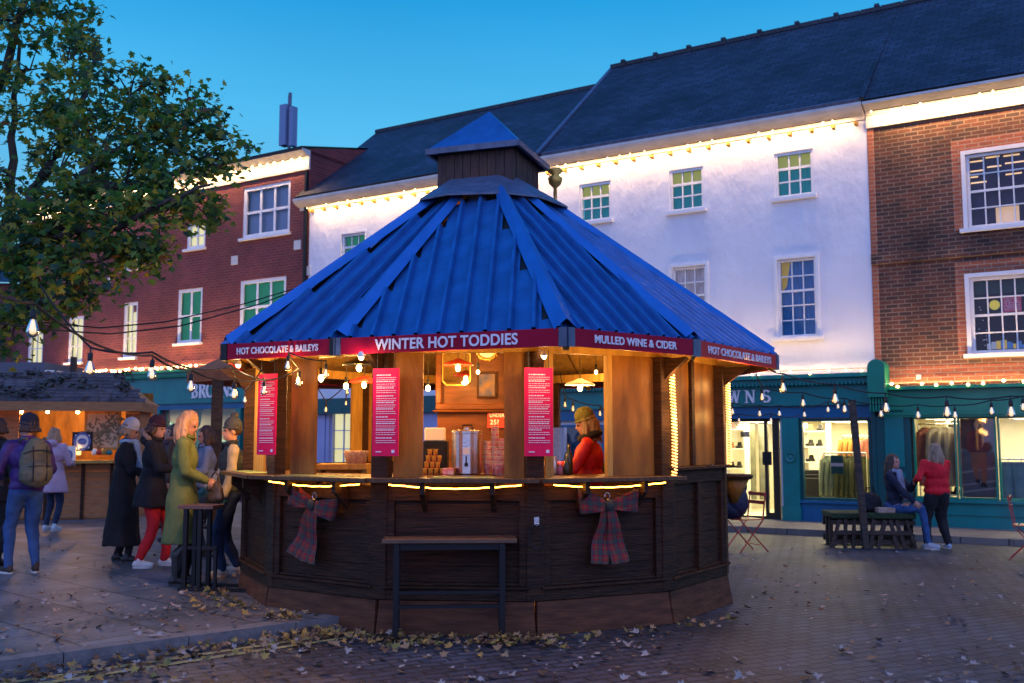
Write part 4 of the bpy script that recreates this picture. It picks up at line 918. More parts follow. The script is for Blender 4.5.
# wall pieces
yP = YP-.075
def onwall(px, py, y_): return D(px, py, y_)
def octa(w_, h_, c_=.3): return [(-w_+c_*w_,-h_),(w_-c_*w_,-h_),(w_,-h_+c_*w_),(w_,h_-c_*w_),(w_-c_*w_,h_),(-w_+c_*w_,h_),(-w_,h_-c_*w_),(-w_,-h_+c_*w_)]
def plate(poly, y0_, y1_): 
    n_ = len(poly); mb = MB(); return mb.add([(x,y0_,z) for x, z in poly]+[(x,y1_,z) for x, z in poly], [tuple(range(n_)), tuple(range(n_,2*n_))[::-1]]+[(i,n_+i,n_+(i+1)%n_,(i+1)%n_) for i in range(n_)])
p = D(456.5,368,YP-.02); t = empty('octagonal_mirror', (p.x,YP-.02,p.z), 0, 'octagonal wall mirror on the brown cabinet front', 'mirror')
plate(octa(.165,.205), -.02, 0).build('frame', M_['gold'], t); plate(octa(.152,.192), -.026, -.021).build('mirror_glass', M_['mirror'], t)
p = D(487,385,YP-.02); t = empty('framed_picture', (p.x,YP-.02,p.z), 0, 'small dark framed picture of a blue night scene right of the mirror', 'picture')
MB().box(-.115,-.03,-.15,.115,0,.15).build('frame', M_['dark'], t, bevel=.006); MB().box(-.09,-.034,-.125,.09,-.031,.125).build('print', mat('picture_print', (.01,.04,.16), (.20,.11,.04), rough=.9, scale=9, coord='Object'), t)
p = D(487,352,YP-.02); mb = MB(); mb.tube([(.11*math.cos(a),-.03,.09*math.sin(a)) for a in [2*math.pi*i/24 for i in range(25)]], .018, 8)
t = mb.build('oval_frame', M_['gold'], None, True); t.location = p; tag(t, 'ornate oval gilt frame above the small picture', 'frame'); MB().ball((0,-.015,0),1,16,(.1,.008,.08)).build('print', M_['whitem'], t, True)
for i in range(14): a = 2*math.pi*i/14; MB().ball((.125*math.cos(a),-.03,.103*math.sin(a)),.015,6).build('scroll_ornament', M_['gold'], t, True) if i%2 else None
redsg = mat('red_notice', (.55,.03,.02), rough=.5)
p = D(497,419,YP-.1); t = empty('notice', (p.x,YP-.03,p.z), 0, 'red notice reading UNDER 25 behind the cup stacks', 'sign'); MB().box(-.11,-.012,-.1,.11,0,.1).build('board', redsg, t)
text('UNDER', .045, 'lettering', M_['letter'], t, Matrix.Translation((0,-.016,.045)), bold=.03, fit=.17, ext=.001); text('25?', .055, 'lettering', M_['letter'], t, Matrix.Translation((-.03,-.016,-.035)), bold=.03, ext=.001)
# bottles / jars near the vendor
gl_d = mat('dark_bottle', (.02,.03,.015), rough=.15); gl_p = mat('purple_jar', (.16,.04,.16), (.3,.12,.1), rough=.3, scale=20); gl_s = mat('silver_jug', (.5,.45,.38), rough=.3, metal=.8)
for px, m_, h_, lab in ((548,gl_p,.10,'purple jar, leftmost of the counter jars below the middle menu'),(554,gl_s,.16,'silver milk jug between two purple jars'),(560,gl_p,.09,'purple jar right of the milk jug'),(567,gl_d,.12,'dark jar just left of the vendor hands'),(633,gl_s,.10,'short steel tin by the ply panel right of the vendor')):
    p = D(px,472,8.95); o = MB().lathe([(.026,0),(.032,.01),(.032,h_*.7),(.02,h_*.9),(.022,h_)], n=12).build('jar', m_, None, True); o.location = (p.x,p.y,zk); tag(o, lab, 'jar')
for px, h_, lab in ((569,.27,'dark glass bottle behind the jars, left of the vendor'),(629,.24,'dark glass bottle in the corner right of the vendor'),(634,.20,'shorter dark bottle beside the corner bottle')):
    p = D(px,471,9.1); o = MB().lathe([(.032,0),(.036,.01),(.036,h_*.6),(.013,h_*.78),(.013,h_),(.001,h_)], n=12).build('bottle', gl_d, None, True); o.location = (p.x,p.y,zk); tag(o, lab, 'bottle')
o = MB().box(-.10,-.006,0,.10,.006,.42).build('sneeze_guard', GLS); p = D(556,471,9.2); o.location = (p.x,p.y,zk); tag(o, 'clear plastic guard standing left of the vendor', 'screen')
# beer mats / green bar runners
rn = mat('bar_runner', (.10,.30,.12), (.35,.32,.08), rough=.9, scale=12)
for k, f0, f1, lab in ((-1,.1,.8,'yellow green bar runner on the leftmost counter'),(0,.2,.8,'yellow green bar runner on the left counter above the bow'),(1,.35,.75,'green bar runner on the front counter below the cups')):
    Mk, Lk = EM(k); mb = MB(); mb.M = Mk; mb.box(Lk*f0,-.16,1.2635,Lk*f1,.05,1.2665); tag(mb.build('bar_runner', rn), lab, 'bar runner', 'green bar runners')

# ================================================================== STREET FURNITURE
# leaning rail table before the kiosk
t = empty('perching_bench', G(449,641), R(3), 'tall narrow dark bench with wooden plank top before the kiosk', 'bench')
pk_ = mat('bench_plank', (.15,.07,.035), (.08,.04,.022), rough=.5, scale=5, stretch=(1,8,1), bump=.3)
MB().box(-.535,-.02,.755,.535,.25,.79).build('seat', pk_, t, bevel=.005)
for x in (-.42,.42):
    for y_ in (.02,.20): MB().box(x-.022,y_-.02,0,x+.022,y_+.02,.753).build('leg', M_['black'], t)
MB().box(-.40,.0,.36,.40,.03,.385).box(-.40,.0,.25,.40,.03,.275).build('stretcher', M_['black'], t)
MB().box(-.40,.03,.70,.40,.06,.752).build('seat_rail', M_['black'], t)
# high stool on the left
t = empty('bar_stool', G(194,591,.1), R(-8), 'tall black metal stool with wooden top left of the kiosk', 'stool')
MB().box(-.19,-.02,.79,.18,.26,.83).build('seat', mat('stool_top', (.14,.07,.05), (.08,.045,.035), rough=.45, scale=6, stretch=(6,1,1)), t, bevel=.005)
for x in (-.11,.04):
    for y_ in (.01,.22): MB().box(x-.02,y_-.02,0,x+.02,y_+.02,.788).build('leg', M_['black'], t)
MB().box(-.11,.21,.30,.12,.24,.33).build('foot_rest', M_['black'], t); MB().box(.19,-.0,.0,.22,.03,.42).box(-.11,.0,.40,.22,.03,.43).build('foot_rest', M_['black'], t)
MB().box(-.16,-.03,.0,.62,.01,.035).box(-.12,.28,.0,.62,.32,.035).box(.585,.01,.0,.62,.28,.035).build('base_frame', M_['black'], t)
# pallet bench with leaning festoon post
bp_ = G(875,548); t = empty('pallet_bench', (bp_.x, bp_.y, 0), R(-6), 'rustic pallet wood bench topped with green turf beside the leaning post', 'bench')
W2 = .60; rust = mat('old_pallet_wood', (.075,.05,.035), (.035,.025,.02), rough=.85, scale=6, stretch=(1,1,5), bump=.5)
moss = mat('turf_top', (.03,.06,.02), (.015,.03,.012), rough=.95, scale=25, bump=.9)
MB().box(-W2,0,.42,W2,.75,.50).build('seat', moss, t, bevel=.01)
random.seed(11)
for i in range(9):
    x = -W2+.06+i*(2*W2-.12)/8+random.uniform(-.03,.03); MB().cbox((x,.03,.20),(random.uniform(.035,.06),.04,.42),ry=random.uniform(-.3,.3)).build('slat', rust, t)
for z in (.08,.36): MB().box(-W2,.052,z-.03,W2,.075,z+.03).build('rail', rust, t)
MB().box(-W2,.65,.28,W2,.7,.41).build('back_board', rust, t); MB().box(-W2,.65,.05,W2,.7,.15).build('back_board', rust, t); MB().box(-W2+.05,-.005,.19,W2-.1,.010,.25).build('rail', rust, t)
for y_ in (.2,.45): MB().box(-W2,y_-.02,.0,-W2+.05,y_+.05,.41).build('end_slat', rust, t); MB().box(W2-.05,y_-.02,.0,W2,y_+.05,.41).build('end_slat', rust, t)
pb = G(866,549); ptop = D(852,400,pb.y+.1); o = MB().bar(pb, ptop, .085, .085).build('festoon_post', rust); tag(o, 'leaning dark wooden post carrying festoon cable at the pallet bench', 'post')
# festoon post behind people at left
pb = G(217,545,.1); pb = Vector((D(217,400,13.4).x,13.4,.1)); ptop = D(218,379,13.4); o = MB().bar(pb, ptop, .12, .12).build('festoon_post', rust); tag(o, 'dark wooden festoon post rising behind the man in the bobble hat', 'post')
# orange parasol behind the kiosk
pc_ = D(292,350,15.5); t = empty('parasol', (pc_.x,15.5,.1), R(12), 'rust orange market parasol behind the kiosk on the left', 'parasol')
can = mat('orange_canvas', (.50,.13,.04), (.42,.10,.035), rough=.9, scale=4); zt = D(292,325,15.5).z-.1; ze_ = D(230,374,15.5).z-.1
c = MB(); n = 6; rr_ = 1.55
c.add([(0,0,zt)]+[(rr_*math.cos(2*math.pi*i/n),rr_*math.sin(2*math.pi*i/n),ze_) for i in range(n)]+[(rr_*math.cos(2*math.pi*i/n),rr_*math.sin(2*math.pi*i/n),ze_-.16) for i in range(n)]+[(0,0,zt-.03)],
      [(0,1+i,1+(i+1)%n) for i in range(n)]+[(1+i,1+n+i,1+n+(i+1)%n,1+(i+1)%n) for i in range(n)]+[(1+2*n,1+n+(i+1)%n,1+n+i) for i in range(n)])
c.build('canopy', can, t); MB().tube([(0,0,0),(0,0,zt)],.03).build('pole', M_['dark'], t); MB().lathe([(.3,0),(.3,.06),(.05,.1)],n=16).build('base', M_['black'], t)
for i in range(n): MB().bar((0,0,zt-.05),(rr_*math.cos(2*math.pi*i/n),rr_*math.sin(2*math.pi*i/n),ze_-.02),.02,.02).build('rib', M_['pine'], t)
# red folding chairs
def fchair(loc, rz, lab, draped):
    t = empty('folding_chair', loc, rz, lab, 'chair', 'red folding bistro chairs'); m_ = M_['redm']
    for x in (-.19,.19):
        MB().bar((x,-.22,0),(x,.16,.44),.022,.012).build('leg', m_, t); MB().bar((x,.24,0),(x,-.2,.45),.022,.012).build('leg', m_, t); MB().bar((x,.16,.43),(x,.22,.84),.022,.012).build('back_upright', m_, t)
    for j in range(5): MB().box(-.2,-.2+j*.08,.445,.2,-.14+j*.08,.46).build('seat_slat', m_, t)
    for z in (.66,.78): MB().box(-.2,.19,z,.2,.205,z+.05).build('back_slat', m_, t)
    MB().bar((-.19,.10,.1),(.19,.10,.1),.012,.012).build('stretcher', m_, t)
    return t
cb_ = G(746,551); fchair((cb_.x,cb_.y,0), R(-70), 'red folding chair with dark bag beside the right side of the kiosk', True)
cb_ = G(1030,560); fchair((cb_.x,cb_.y,0), R(60), 'red folding chair cut by the right edge of the photo', False)
MB_ = MB(); mb = MB(); mb.ball((0,0,0),1,14,(.16,.17,.24)); mb.ball((.04,.05,.2),1,12,(.12,.11,.12)); mb.ball((-.05,.03,-.12),1,12,(.17,.17,.15))
coatn = mat('navy_quilt', (.012,.016,.05), (.008,.01,.03), rough=.6, scale=9, bump=.7)
o = mb.build('bag', coatn, None, True); q = G(737,551); o.location = (q.x+.02, q.y, .70); tag(o, 'bulky navy bag on the red folding chair by the kiosk', 'bag')
Mk, Lk = EM(4); t = empty('side_shelf', (0,0,0), 0, 'small round edged shelf on the right flank of the kiosk', 'shelf')
q = D(738,476,10.6); mb = MB(); mb.lathe([(.001,-.03),(.19,-.03),(.21,0),(.19,.02),(.001,.02)], (q.x-.05,10.6,q.z), 18); mb.build('shelf_board', M_['dark'], t); MB().lathe([(.04,-.28),(.08,-.2),(.17,-.03)], (q.x-.05,10.6,q.z), 12).build('shelf_support', M_['ply'], t, True)
# ================================================================== LEFT CHALET STALL
cz = G(80,519.5,.1); YS = cz.y
def SX(px): return D(px, 450, YS).x
def SZ(py): return D(80, py, YS).z
pre_ = set(bpy.data.objects)
ch = empty('wooden_chalet_stall', (SX(80), YS, .1), R(12), 'wooden market chalet with lit serving hatch and leafy shingle roof on the left', 'stall')
MS = Matrix.Translation((-SX(80), -YS, -.1))
def S_(): m_ = MB(); m_.M = MS.copy(); return m_
x0_, x1_ = SX(-60), SX(136); hx0, hx1 = SX(22.5), SX(122); hz0, hz1 = SZ(463), SZ(409); zt = SZ(405)
def boards(a0, a1, b0, b1, y_, nm='wall', n=None):
    s_ = S_(); n = n or max(1, round((b1-b0)/.14))
    for i in range(n): s_.box(a0,y_-.004*(i%2),b0+(b1-b0)*i/n,a1,y_+.03,b0+(b1-b0)*(i+1)/n-.008)
    return s_.build(nm, M_['chalet'], ch)
boards(x0_,hx0,.1,zt,YS); boards(hx1,x1_,.1,zt,YS); boards(hx0,SX(111),.1,hz0,YS); boards(SX(111),hx1,.1,hz0,YS)
boards(hx0,hx1,hz1,zt,YS)
s_ = S_()
for i in range(9): s_.box(x1_-.03,YS+.04+i*.15,.1,x1_,YS+.04+i*.15+.14,zt+.0)
s_.build('side_wall', M_['chalet'], ch)
for px in (50, 84, 111): S_().box(SX(px)-.03,YS-.03,.1,SX(px)+.03,YS-.006,hz0).build('batten', M_['dark'], ch)
S_().box(hx0-.1,YS-.30,hz0,SX(114),YS+.3,hz0+.05).build('counter_top', M_['pine'], ch)
s_ = S_(); s_.box(x0_,YS+1.6,.1,x1_,YS+1.66,zt+.3); s_.build('back_wall', M_['ply'], ch)
S_().box(x0_,YS,.1,x1_,YS+1.6,.14).build('floor', M_['chalet'], ch)
# pitched roof with shingles
ye, yr = YS-.35, YS+.95; ze_, zr_ = SZ(403), D(80,374,YS+1.2).z; xr0, xr1 = SX(-70), SX(141)
s_ = S_()
nsh = 9; random.seed(4)
for r_i in range(nsh):
    f0, f1 = r_i/nsh, (r_i+1.15)/nsh; x = xr0
    xe = xr1-(.75*(r_i+.5)/nsh)
    while x < xe:
        w_ = random.uniform(.12,.24); lift = random.uniform(.015,.04)
        s_.add([(x,ye+(yr-ye)*f0,ze_+(zr_-ze_)*f0+lift+.02),(x+w_-.01,ye+(yr-ye)*f0,ze_+(zr_-ze_)*f0+lift+.02),(x+w_-.01,ye+(yr-ye)*f1,ze_+(zr_-ze_)*f1+.01),(x,ye+(yr-ye)*f1,ze_+(zr_-ze_)*f1+.01),(x,ye+(yr-ye)*f0,ze_+(zr_-ze_)*f0),(x+w_-.01,ye+(yr-ye)*f0,ze_+(zr_-ze_)*f0)],[(0,1,2,3),(4,5,1,0)]); x += w_
s_.build('roof', mat('grey_shingle', (.12,.10,.11), (.05,.045,.055), rough=.85, scale=3, bump=.4), ch)
s_ = S_(); s_.add([(xr0,ye,ze_),(xr1,ye,ze_),(xr1-.75,yr,zr_),(xr0,yr,zr_)], [(0,1,2,3)]); s_.add([(xr1,ye,ze_),(xr1,yr+1.1,ze_),(xr1-.75,yr,zr_)], [(0,1,2)]); s_.build('roof_deck', M_['chalet'], ch)
s_ = S_(); s_.box(xr0,ye-.03,ze_-.16,xr1,ye,ze_+.01); s_.box(xr1-.03,ye,ze_-.16,xr1,yr+.6,ze_+.01); s_.build('fascia_board', M_['chalet'], ch)
for i, px in enumerate((29,53,81,107)):
    p = D(px,412,YS+.25); t = empty('hatch_lamp', p, 0, ('round bulb at the left end of the chalet hatch','second bulb from the left in the chalet hatch','third bulb from the left in the chalet hatch','bulb above the wreath picture in the chalet hatch')[i], 'lamp', 'bulbs in the chalet hatch')
    MB().ball((0,0,0),.035,8).build('bulb', E_pend, t, True); MB().lathe([(.02,.03),(.02,.07)],n=8).build('socket', M_['black'], t); lamp('glow','POINT',(0,-.05,-.06),30,WARM,.05,parent=t)
lamp('glow','POINT',(SX(70),YS+.9,2.0),26,WARM,.1)
# pictures and goods in the stall
def pic(px0,py0,px1,py1,y_,fm,pm,lab,deco=None):
    a_, b_ = D(px0,py1,y_), D(px1,py0,y_); t = empty('framed_picture', ((a_.x+b_.x)/2,y_,(a_.z+b_.z)/2), 0, lab, 'picture'); w2, h2 = (b_.x-a_.x)/2, (b_.z-a_.z)/2
    f = MB(); f.box(-w2,-.03,-h2,w2,0,h2); f.build('frame', fm, t); m0 = .05; MB().box(-w2+m0,-.034,-h2+m0,w2-m0,-.031,h2-m0).build('print', pm, t)
    if deco: deco(t, w2, h2)
    return t
paper = mat('paper', (.72,.70,.64), rough=.8); canvas = mat('natural_canvas', (.58,.47,.30), (.52,.42,.26), rough=.9, scale=30)
inkb = mat('blue_ink', (.03,.06,.22), (.15,.2,.4), rough=.8, scale=14); leafg = mat('grey_green_print', (.13,.13,.08), (.22,.2,.12), rough=.9, scale=16)
def ring_deco(t, w2, h2):
    mb = MB()
    for i in range(28): a = 2*math.pi*i/28; mb.cbox((.13*math.cos(a),-.037,.15*math.sin(a)),(.05,.004,.03),ry=a)
    mb.ball((0,-.035,0),1,12,(.08,.004,.06)); mb.build('printed_motif', inkb, t)
def spray_deco(t, w2, h2):
    mb = MB(); random.seed(9)
    for i in range(150): a, r_ = random.random()*6.28, random.random()**.6; mb.cbox((r_*.42*math.cos(a)+.05,-.037-.0006*(i%5),r_*.30*math.sin(a)+.12*r_*math.cos(a)),(.07,.003,.03),ry=random.random()*3)
    mb.build('printed_motif', leafg, t)
pic(85,411,121,450,YS+.12,M_['pine'],canvas,'pale canvas print of a leafy spray in the chalet hatch',spray_deco)
pic(71,432,91,451,YS-.12,M_['black'],paper,'black framed blue wreath print standing on the chalet counter',ring_deco)
pic(61,446,74,464,YS-.2,M_['whitem'],paper,'small white card with blue pattern on the chalet counter',lambda t,w2,h2: MB().ball((0,-.035,0),1,10,(.07,.004,.09)).build('printed_motif', inkb, t))
pic(32,416,57,450,YS+1.4,M_['dark'],M_['dark'],'dark board hanging inside the chalet behind the pink coat')
p = D(77,463,YS-.1); t = empty('candle_jar', (p.x,YS-.1,hz0+.15), 0, 'small lit candle jar glowing on the chalet counter', 'candle'); MB().lathe([(.04,0),(.045,.09)],n=12).build('jar', emat('candle_glow',(1,.5,.1),2.5), t); lamp('glow','POINT',(0,-.06,.12),2,WARM,.03,parent=t)
for i,(px,hh) in enumerate(((96,.10),(101,.13),(106,.09),(92,.12))):
    p = D(px,462,YS-.1); o = MB().lathe([(.05,0),(.06,hh*.6),(.03,hh)],n=10).build('pot', [M_['redm'],M_['pine'],M_['teal'],M_['whitem']][i], None, True); o.location = (p.x,YS-.1,hz0+.15); tag(o, ('small red pot','small wooden pot','small teal pot','small white pot')[i]+' under the canvas print in the chalet', 'pot')
# greenery garland on the stall roof, one clump object
gm = MB(); random.seed(21)
for i in range(1500):
    x = random.uniform(xr0, xr1-.3); f = random.random(); c_ = noise.noise(Vector((x*1.6, f*3, 2)))
    if c_ < -.02: continue
    y_ = ye+(yr-ye)*f; z = ze_+(zr_-ze_)*f+.03+random.random()*.12*(.6+c_); s2 = random.uniform(.03,.07)
    a = random.random()*6.28; d1 = Vector((math.cos(a), math.sin(a), random.uniform(-.5,.8)))*s2; d2 = Vector((-math.sin(a), math.cos(a), random.uniform(-.5,.5)))*s2*.5; c0 = Vector((x,y_,z)); gm.add([c0-d1,c0+d2,c0+d1,c0-d2], [(0,1,2,3)])
tag(gm.build('roof_ivy', mat('ivy_leaf', (.04,.06,.03), (.10,.09,.07), rough=.7, scale=4)), 'straggly ivy growing over the chalet roof', 'ivy', kind='stuff')
RT = Matrix.Translation((SX(80), YS, 0)) @ Matrix.Rotation(R(12), 4, 'Z') @ Matrix.Translation((-SX(80), -YS, 0))
for o in set(bpy.data.objects)-pre_:
    if o.parent is None and o != ch: o.location = RT @ o.location; o.rotation_euler.z += R(12)
# grey canopy of a further stall
t = empty('canopy_stall', (D(30,370,23).x,23,.1), 0, 'grey flat canopy of a further market stall behind the chalet', 'stall'); zc_ = D(30,372,23).z-.1
MB().box(-2.2,-.6,zc_-.18,.62,1.4,zc_+.18).build('canopy', mat('grey_canvas', (.10,.11,.14), rough=.9), t); MB().box(.63,-.62,zc_-.20,.86,-.2,zc_+.0).build('light_box', M_['whitem'], t)
for x in (-2.1,.5): MB().box(x-.03,-.5,0,x+.03,-.44,zc_-.18).build('post', M_['black'], t)
o = MB().box(-.05,-.05,.1,.05,.05,D(72,357,21).z).build('bollard_pole', M_['black']); o.location = (D(72,400,21).x,21,0); tag(o, 'thin dark pole rising behind the chalet roof', 'pole')
# ================================================================== PEOPLE
def ik(a, b, l1, l2, bend):     # joint between a and b with bone lengths l1, l2, bulging towards bend
    a, b = Vector(a), Vector(b); d = b-a; L_ = min(d.length, (l1+l2)*.995); u = d.normalized()
    x = (l1*l1-l2*l2+L_*L_)/(2*L_); h_ = math.sqrt(max(0, l1*l1-x*x)); w_ = Vector(bend); w_ = (w_-u*w_.dot(u)).normalized()
    return a+u*x+w_*h_, a+u*L_
class Body(MB):
    def cap(s, p, q, r1, r2, n=10):
        p, q = Vector(p), Vector(q); s.ball(p, r1, n); s.ball(q, r2, n)
        if (q-p).length > 1e-4: s.tube([p, q], [r1, r2], n)
        return s
    def ell(s, c, r, rot=None, n=14):
        M0 = s.M; s.M = M0 @ Matrix.Translation(c) @ (rot.to_4x4() if rot else Matrix.Identity(4)) @ Matrix.Diagonal((*r, 1)); s.ball((0,0,0), 1, n); s.M = M0; return s
    def skin(s, name, mats, parent, vox=.013, sm=4):
        me = bpy.data.meshes.new('tmp'); me.from_pydata([tuple(p) for p in s.v], [], s.f); o = bpy.data.objects.new('tmp', me); COL.objects.link(o)
        m_ = o.modifiers.new('r', 'REMESH'); m_.mode = 'VOXEL'; m_.voxel_size = vox; m_.use_smooth_shade = True
        m2 = o.modifiers.new('s', 'SMOOTH'); m2.iterations = sm; m2.factor = .5
        dg = bpy.context.evaluated_depsgraph_get(); me2 = bpy.data.meshes.new_from_object(o.evaluated_get(dg)); bpy.data.objects.remove(o); bpy.data.meshes.remove(me)
        me2.name = name
        fd_ = {'coat':(.011,7,3.2),'jacket':(.011,8,5),'sleeves':(.009,10,7),'trousers':(.009,9,6),'hair':(.008,42,5),'scarf':(.008,14,8),'hat':(.003,30,30),'rucksack':(.008,8,9),'handbag':(.008,12,12),'shoulder_bag':(.012,9,9)}.get(name)
        if fd_:
            am, sc1, sc2 = fd_; nr = [v.normal.copy() for v in me2.vertices]
            for v, n_ in zip(me2.vertices, nr):
                q = v.co; v.co = q+n_*am*(noise.noise(Vector((q.x*sc1, q.y*sc1, q.z*sc2)))+.5*noise.noise(Vector((q.x*sc1*2.1+5, q.y*sc1*2.1, q.z*sc2*2.4))))*1.5
        for p in me2.polygons: p.use_smooth = True
        return link(name, me2, mats, parent)
def cloth(name, c, c2=None, rough=.9, bump=.5): return mat(name, c, c2 or tuple(x*.65 for x in c), rough=rough, scale=5, bump=bump, bscale=9)
SKIN = mat('skin', (.52,.27,.19), (.46,.22,.15), rough=.55, scale=8)
LEATH = mat('dark_leather', (.014,.012,.012), rough=.45); SOLE = mat('pale_sole', (.55,.53,.50), rough=.7)
def hand(mb, wrist, d, pn, side, s=1.0, curl=.7, grip=None):
    # palm and five fingers; d = direction of the hand, pn = palm normal
    d = Vector(d).normalized(); pn = Vector(pn); pn = (pn-d*pn.dot(d)).normalized(); w_ = d.cross(pn)*side
    pal = wrist+d*.05*s
    rot = Matrix((w_, d, pn)).transposed(); mb.ell(pal, (.040*s,.055*s,.017*s), rot, 10)
    fl = (.070,.078,.073,.058)
    for i in range(4):
        b = wrist+d*.088*s+w_*(.029-.0195*i)*s; dd = d.copy(); p = b-d*.02*s; pts = [p, b]
        for j, f in enumerate((.45,.32,.23)):
            c_ = curl*(.6+.5*j); dd = (d*math.cos(c_*.9)+pn*math.sin(c_*.9)).normalized(); b = b+dd*fl[i]*f*s*1.05; pts.append(b)
        mb.tube(pts, [.0095*s,.0092*s,.0088*s,.008*s,.0065*s], 6)
    tb = wrist+d*.025*s+w_*.028*s; mb.tube([tb-w_*.01*s, tb+(w_*.7+d*.6)*.032*s+pn*.008*s, tb+(w_*.75+d*1.3)*.040*s+pn*.026*s], [.012*s,.0105*s,.008*s], 6)
HAIRM = {}
def person(loc, yaw, lab, h=1.70, lean=0.0, head_yaw=0, head_pitch=0, feet=((-.10,.02),(.10,-.02)), foot_yaw=(0,0), knees=None, hands=None, top=None, sleeves=None, legs=None, shoes=LEATH,
           coat_len=None, coat_w=.20, hair=None, hairlen=.25, hat=None, beanie=False, girth=1.0, gloves=None, seated=False, legr=1.0, scarf=None, group=None, hood=None, vest=None, tap=1.0, pose_pelvis=None, boots=False):
    k = h/1.70; t = empty('person', loc, R(yaw), lab, 'person', group)
    pel = Vector(pose_pelvis or (0, 0, .93*k)); up = Vector((0, math.sin(lean), math.cos(lean)))
    chest = pel+up*.32*k; shc = pel+up*.47*k; nk = pel+up*.54*k; hd = nk+up*.125*k+Vector((0,.015,0))
    shl = [shc+Vector((sx_*.178*k*girth**.5, 0, 0)) for sx_ in (-1, 1)]
    hipj = [pel+Vector((sx_*.088*k, 0, -.03)) for sx_ in (-1, 1)]
    ank = [Vector((fx, fy, .085*k)) for fx, fy in feet]; kn = []
    for i in (0,1):
        if knees: kn.append(Vector(knees[i]))
        else: j, e_ = ik(hipj[i], ank[i], .43*k, .415*k, (0,1,0)); kn.append(j); ank[i] = e_
    hands = hands or (((-.24,.05,.80)),((.24,.05,.80)))
    el = []; wr = []
    for i, sg in enumerate((-1,1)):
        j, e_ = ik(shl[i], Vector(hands[i]), .285*k, .25*k, (sg*.55,-.8,-.5)); el.append(j); wr.append(e_)
    Hr = Matrix.Rotation(R(head_yaw), 3, 'Z') @ Matrix.Rotation(R(head_pitch), 3, 'X')
    def HP(x, y, z): return hd+Hr @ (Vector((x, y, z))*k)
    # ---- body: one continuous surface
    b = Body(); b.ell(chest+up*.02, (.145*k*girth,.10*k*girth,.17*k)); b.ell(pel+up*.10*k, (.125*k*girth,.095*k*girth,.15*k)); b.ell(pel, (.145*k*girth,.105*k*girth,.11*k))
    b.cap(shl[0], shl[1], .055*k, .055*k); b.cap(shc, nk+up*.05*k, .058*k, .048*k)
    for i in (0,1):
        b.cap(hipj[i], kn[i], .078*k*legr, .052*k*legr); b.cap(kn[i], ank[i], .052*k*legr, .034*k)
        b.cap(shl[i], el[i], .048*k, .037*k); b.cap(el[i], wr[i], .037*k, .024*k)
        fy = R(foot_yaw[i]); fd = Vector((-math.sin(fy), math.cos(fy), 0)); b.cap(ank[i]-Vector((0,0,.04*k))-fd*.03, ank[i]+fd*.13*k-Vector((0,0,.055*k)), .035*k, .026*k)
    b.ell(HP(0,-.005,.03), (.074*k,.092*k,.095*k), Hr); b.ell(HP(0,.025,-.035), (.058*k,.065*k,.07*k), Hr)   # skull and jaw
    b.cap(HP(0,.088,.02), HP(0,.106,-.012), .009*k, .014*k, 6); b.ell(HP(0,.078,-.075), (.022*k,.018*k,.016*k)); b.ell(HP(0,.085,-.042), (.022*k,.012*k,.007*k), Hr)
    for sg in (-1,1): b.ell(HP(sg*.075,-.005,.0), (.010*k,.020*k,.030*k), Hr, 8); b.ell(HP(sg*.033,.082,.035), (.022*k,.010*k,.007*k), Hr, 6)
    bo = b.skin('body', SKIN, t, .0125)
    hb = Body()
    for i, sg in enumerate((-1,1)):
        dr_ = (wr[i]-el[i]).normalized(); hand(hb, wr[i], dr_+Vector((0,0,-.1)), (-sg*.8,.1,-.35), -sg, k, .55)
    if gloves:
        for i, sg in enumerate((-1,1)): h1 = Body(); hand(h1, wr[i], (wr[i]-el[i]).normalized()+Vector((0,0,-.1)), (-sg*.8,.1,-.35), -sg, k, .55); h1.build('glove', gloves, t, True)
    else:   # join the hands into the body mesh so that the figure stays one mesh
        bm = bmesh.new(); bm.from_mesh(bo.data); me = bpy.data.meshes.new('h'); me.from_pydata([tuple(p) for p in hb.v], [], hb.f); bm.from_mesh(me)
        for f in bm.faces: f.smooth = True
        bm.to_mesh(bo.data); bm.free(); bpy.data.meshes.remove(me)
    for sg in (-1,1): MB().ball(HP(sg*.033,.084,.016), .0105*k, 8).build('eye', LEATH, bo, True)
    # ---- trousers
    if legs:
        l_ = Body(); l_.ell(pel+Vector((0,0,-.02)), (.158*k*girth,.118*k*girth,.12*k)); l_.ell(pel+up*.07, (.14*k*girth,.105*k*girth,.07))
        for i in (0,1): l_.cap(hipj[i]+Vector((0,0,-.02)), kn[i], .090*k*legr, .063*k*legr); l_.cap(kn[i], ank[i]+Vector((0,0,.01)), .062*k*legr, .046*k*legr)
        if seated: l_.ell(pel+Vector((0,-.04,-.02)), (.17*k,.13*k,.11*k))
        l_.skin('trousers', legs, t, .014)
    # ---- shoes
    for i in (0,1):
        s_ = Body(); fy = R(foot_yaw[i]); fd = Vector((-math.sin(fy), math.cos(fy), 0)); a0 = ank[i].copy(); a0.z -= .085*k
        s_.ell(a0+fd*-.03*k+Vector((0,0,.045*k)), (.038*k,.05*k,.045*k)); s_.cap(a0+fd*.02*k+Vector((0,0,.045*k)), a0+fd*.14*k+Vector((0,0,.034*k)), .043*k, .034*k)
        s_.cap(ank[i]-Vector((0,0,.03)), ank[i]+Vector((0,0,.22*k if boots else .015)), .043*k, .056*k if boots else .044*k)
        if boots: s_.cap(ank[i]+Vector((0,0,.2*k)), ank[i].lerp(kn[i],.85), .056*k, .064*k)
        so = s_.skin('boot' if boots else 'shoe', shoes, t, .012, 3)
        sl = MB(); sl.M = Matrix.Translation((ank[i].x, ank[i].y, ank[i].z-.085*k)) @ Matrix.Rotation(fy, 4, 'Z')
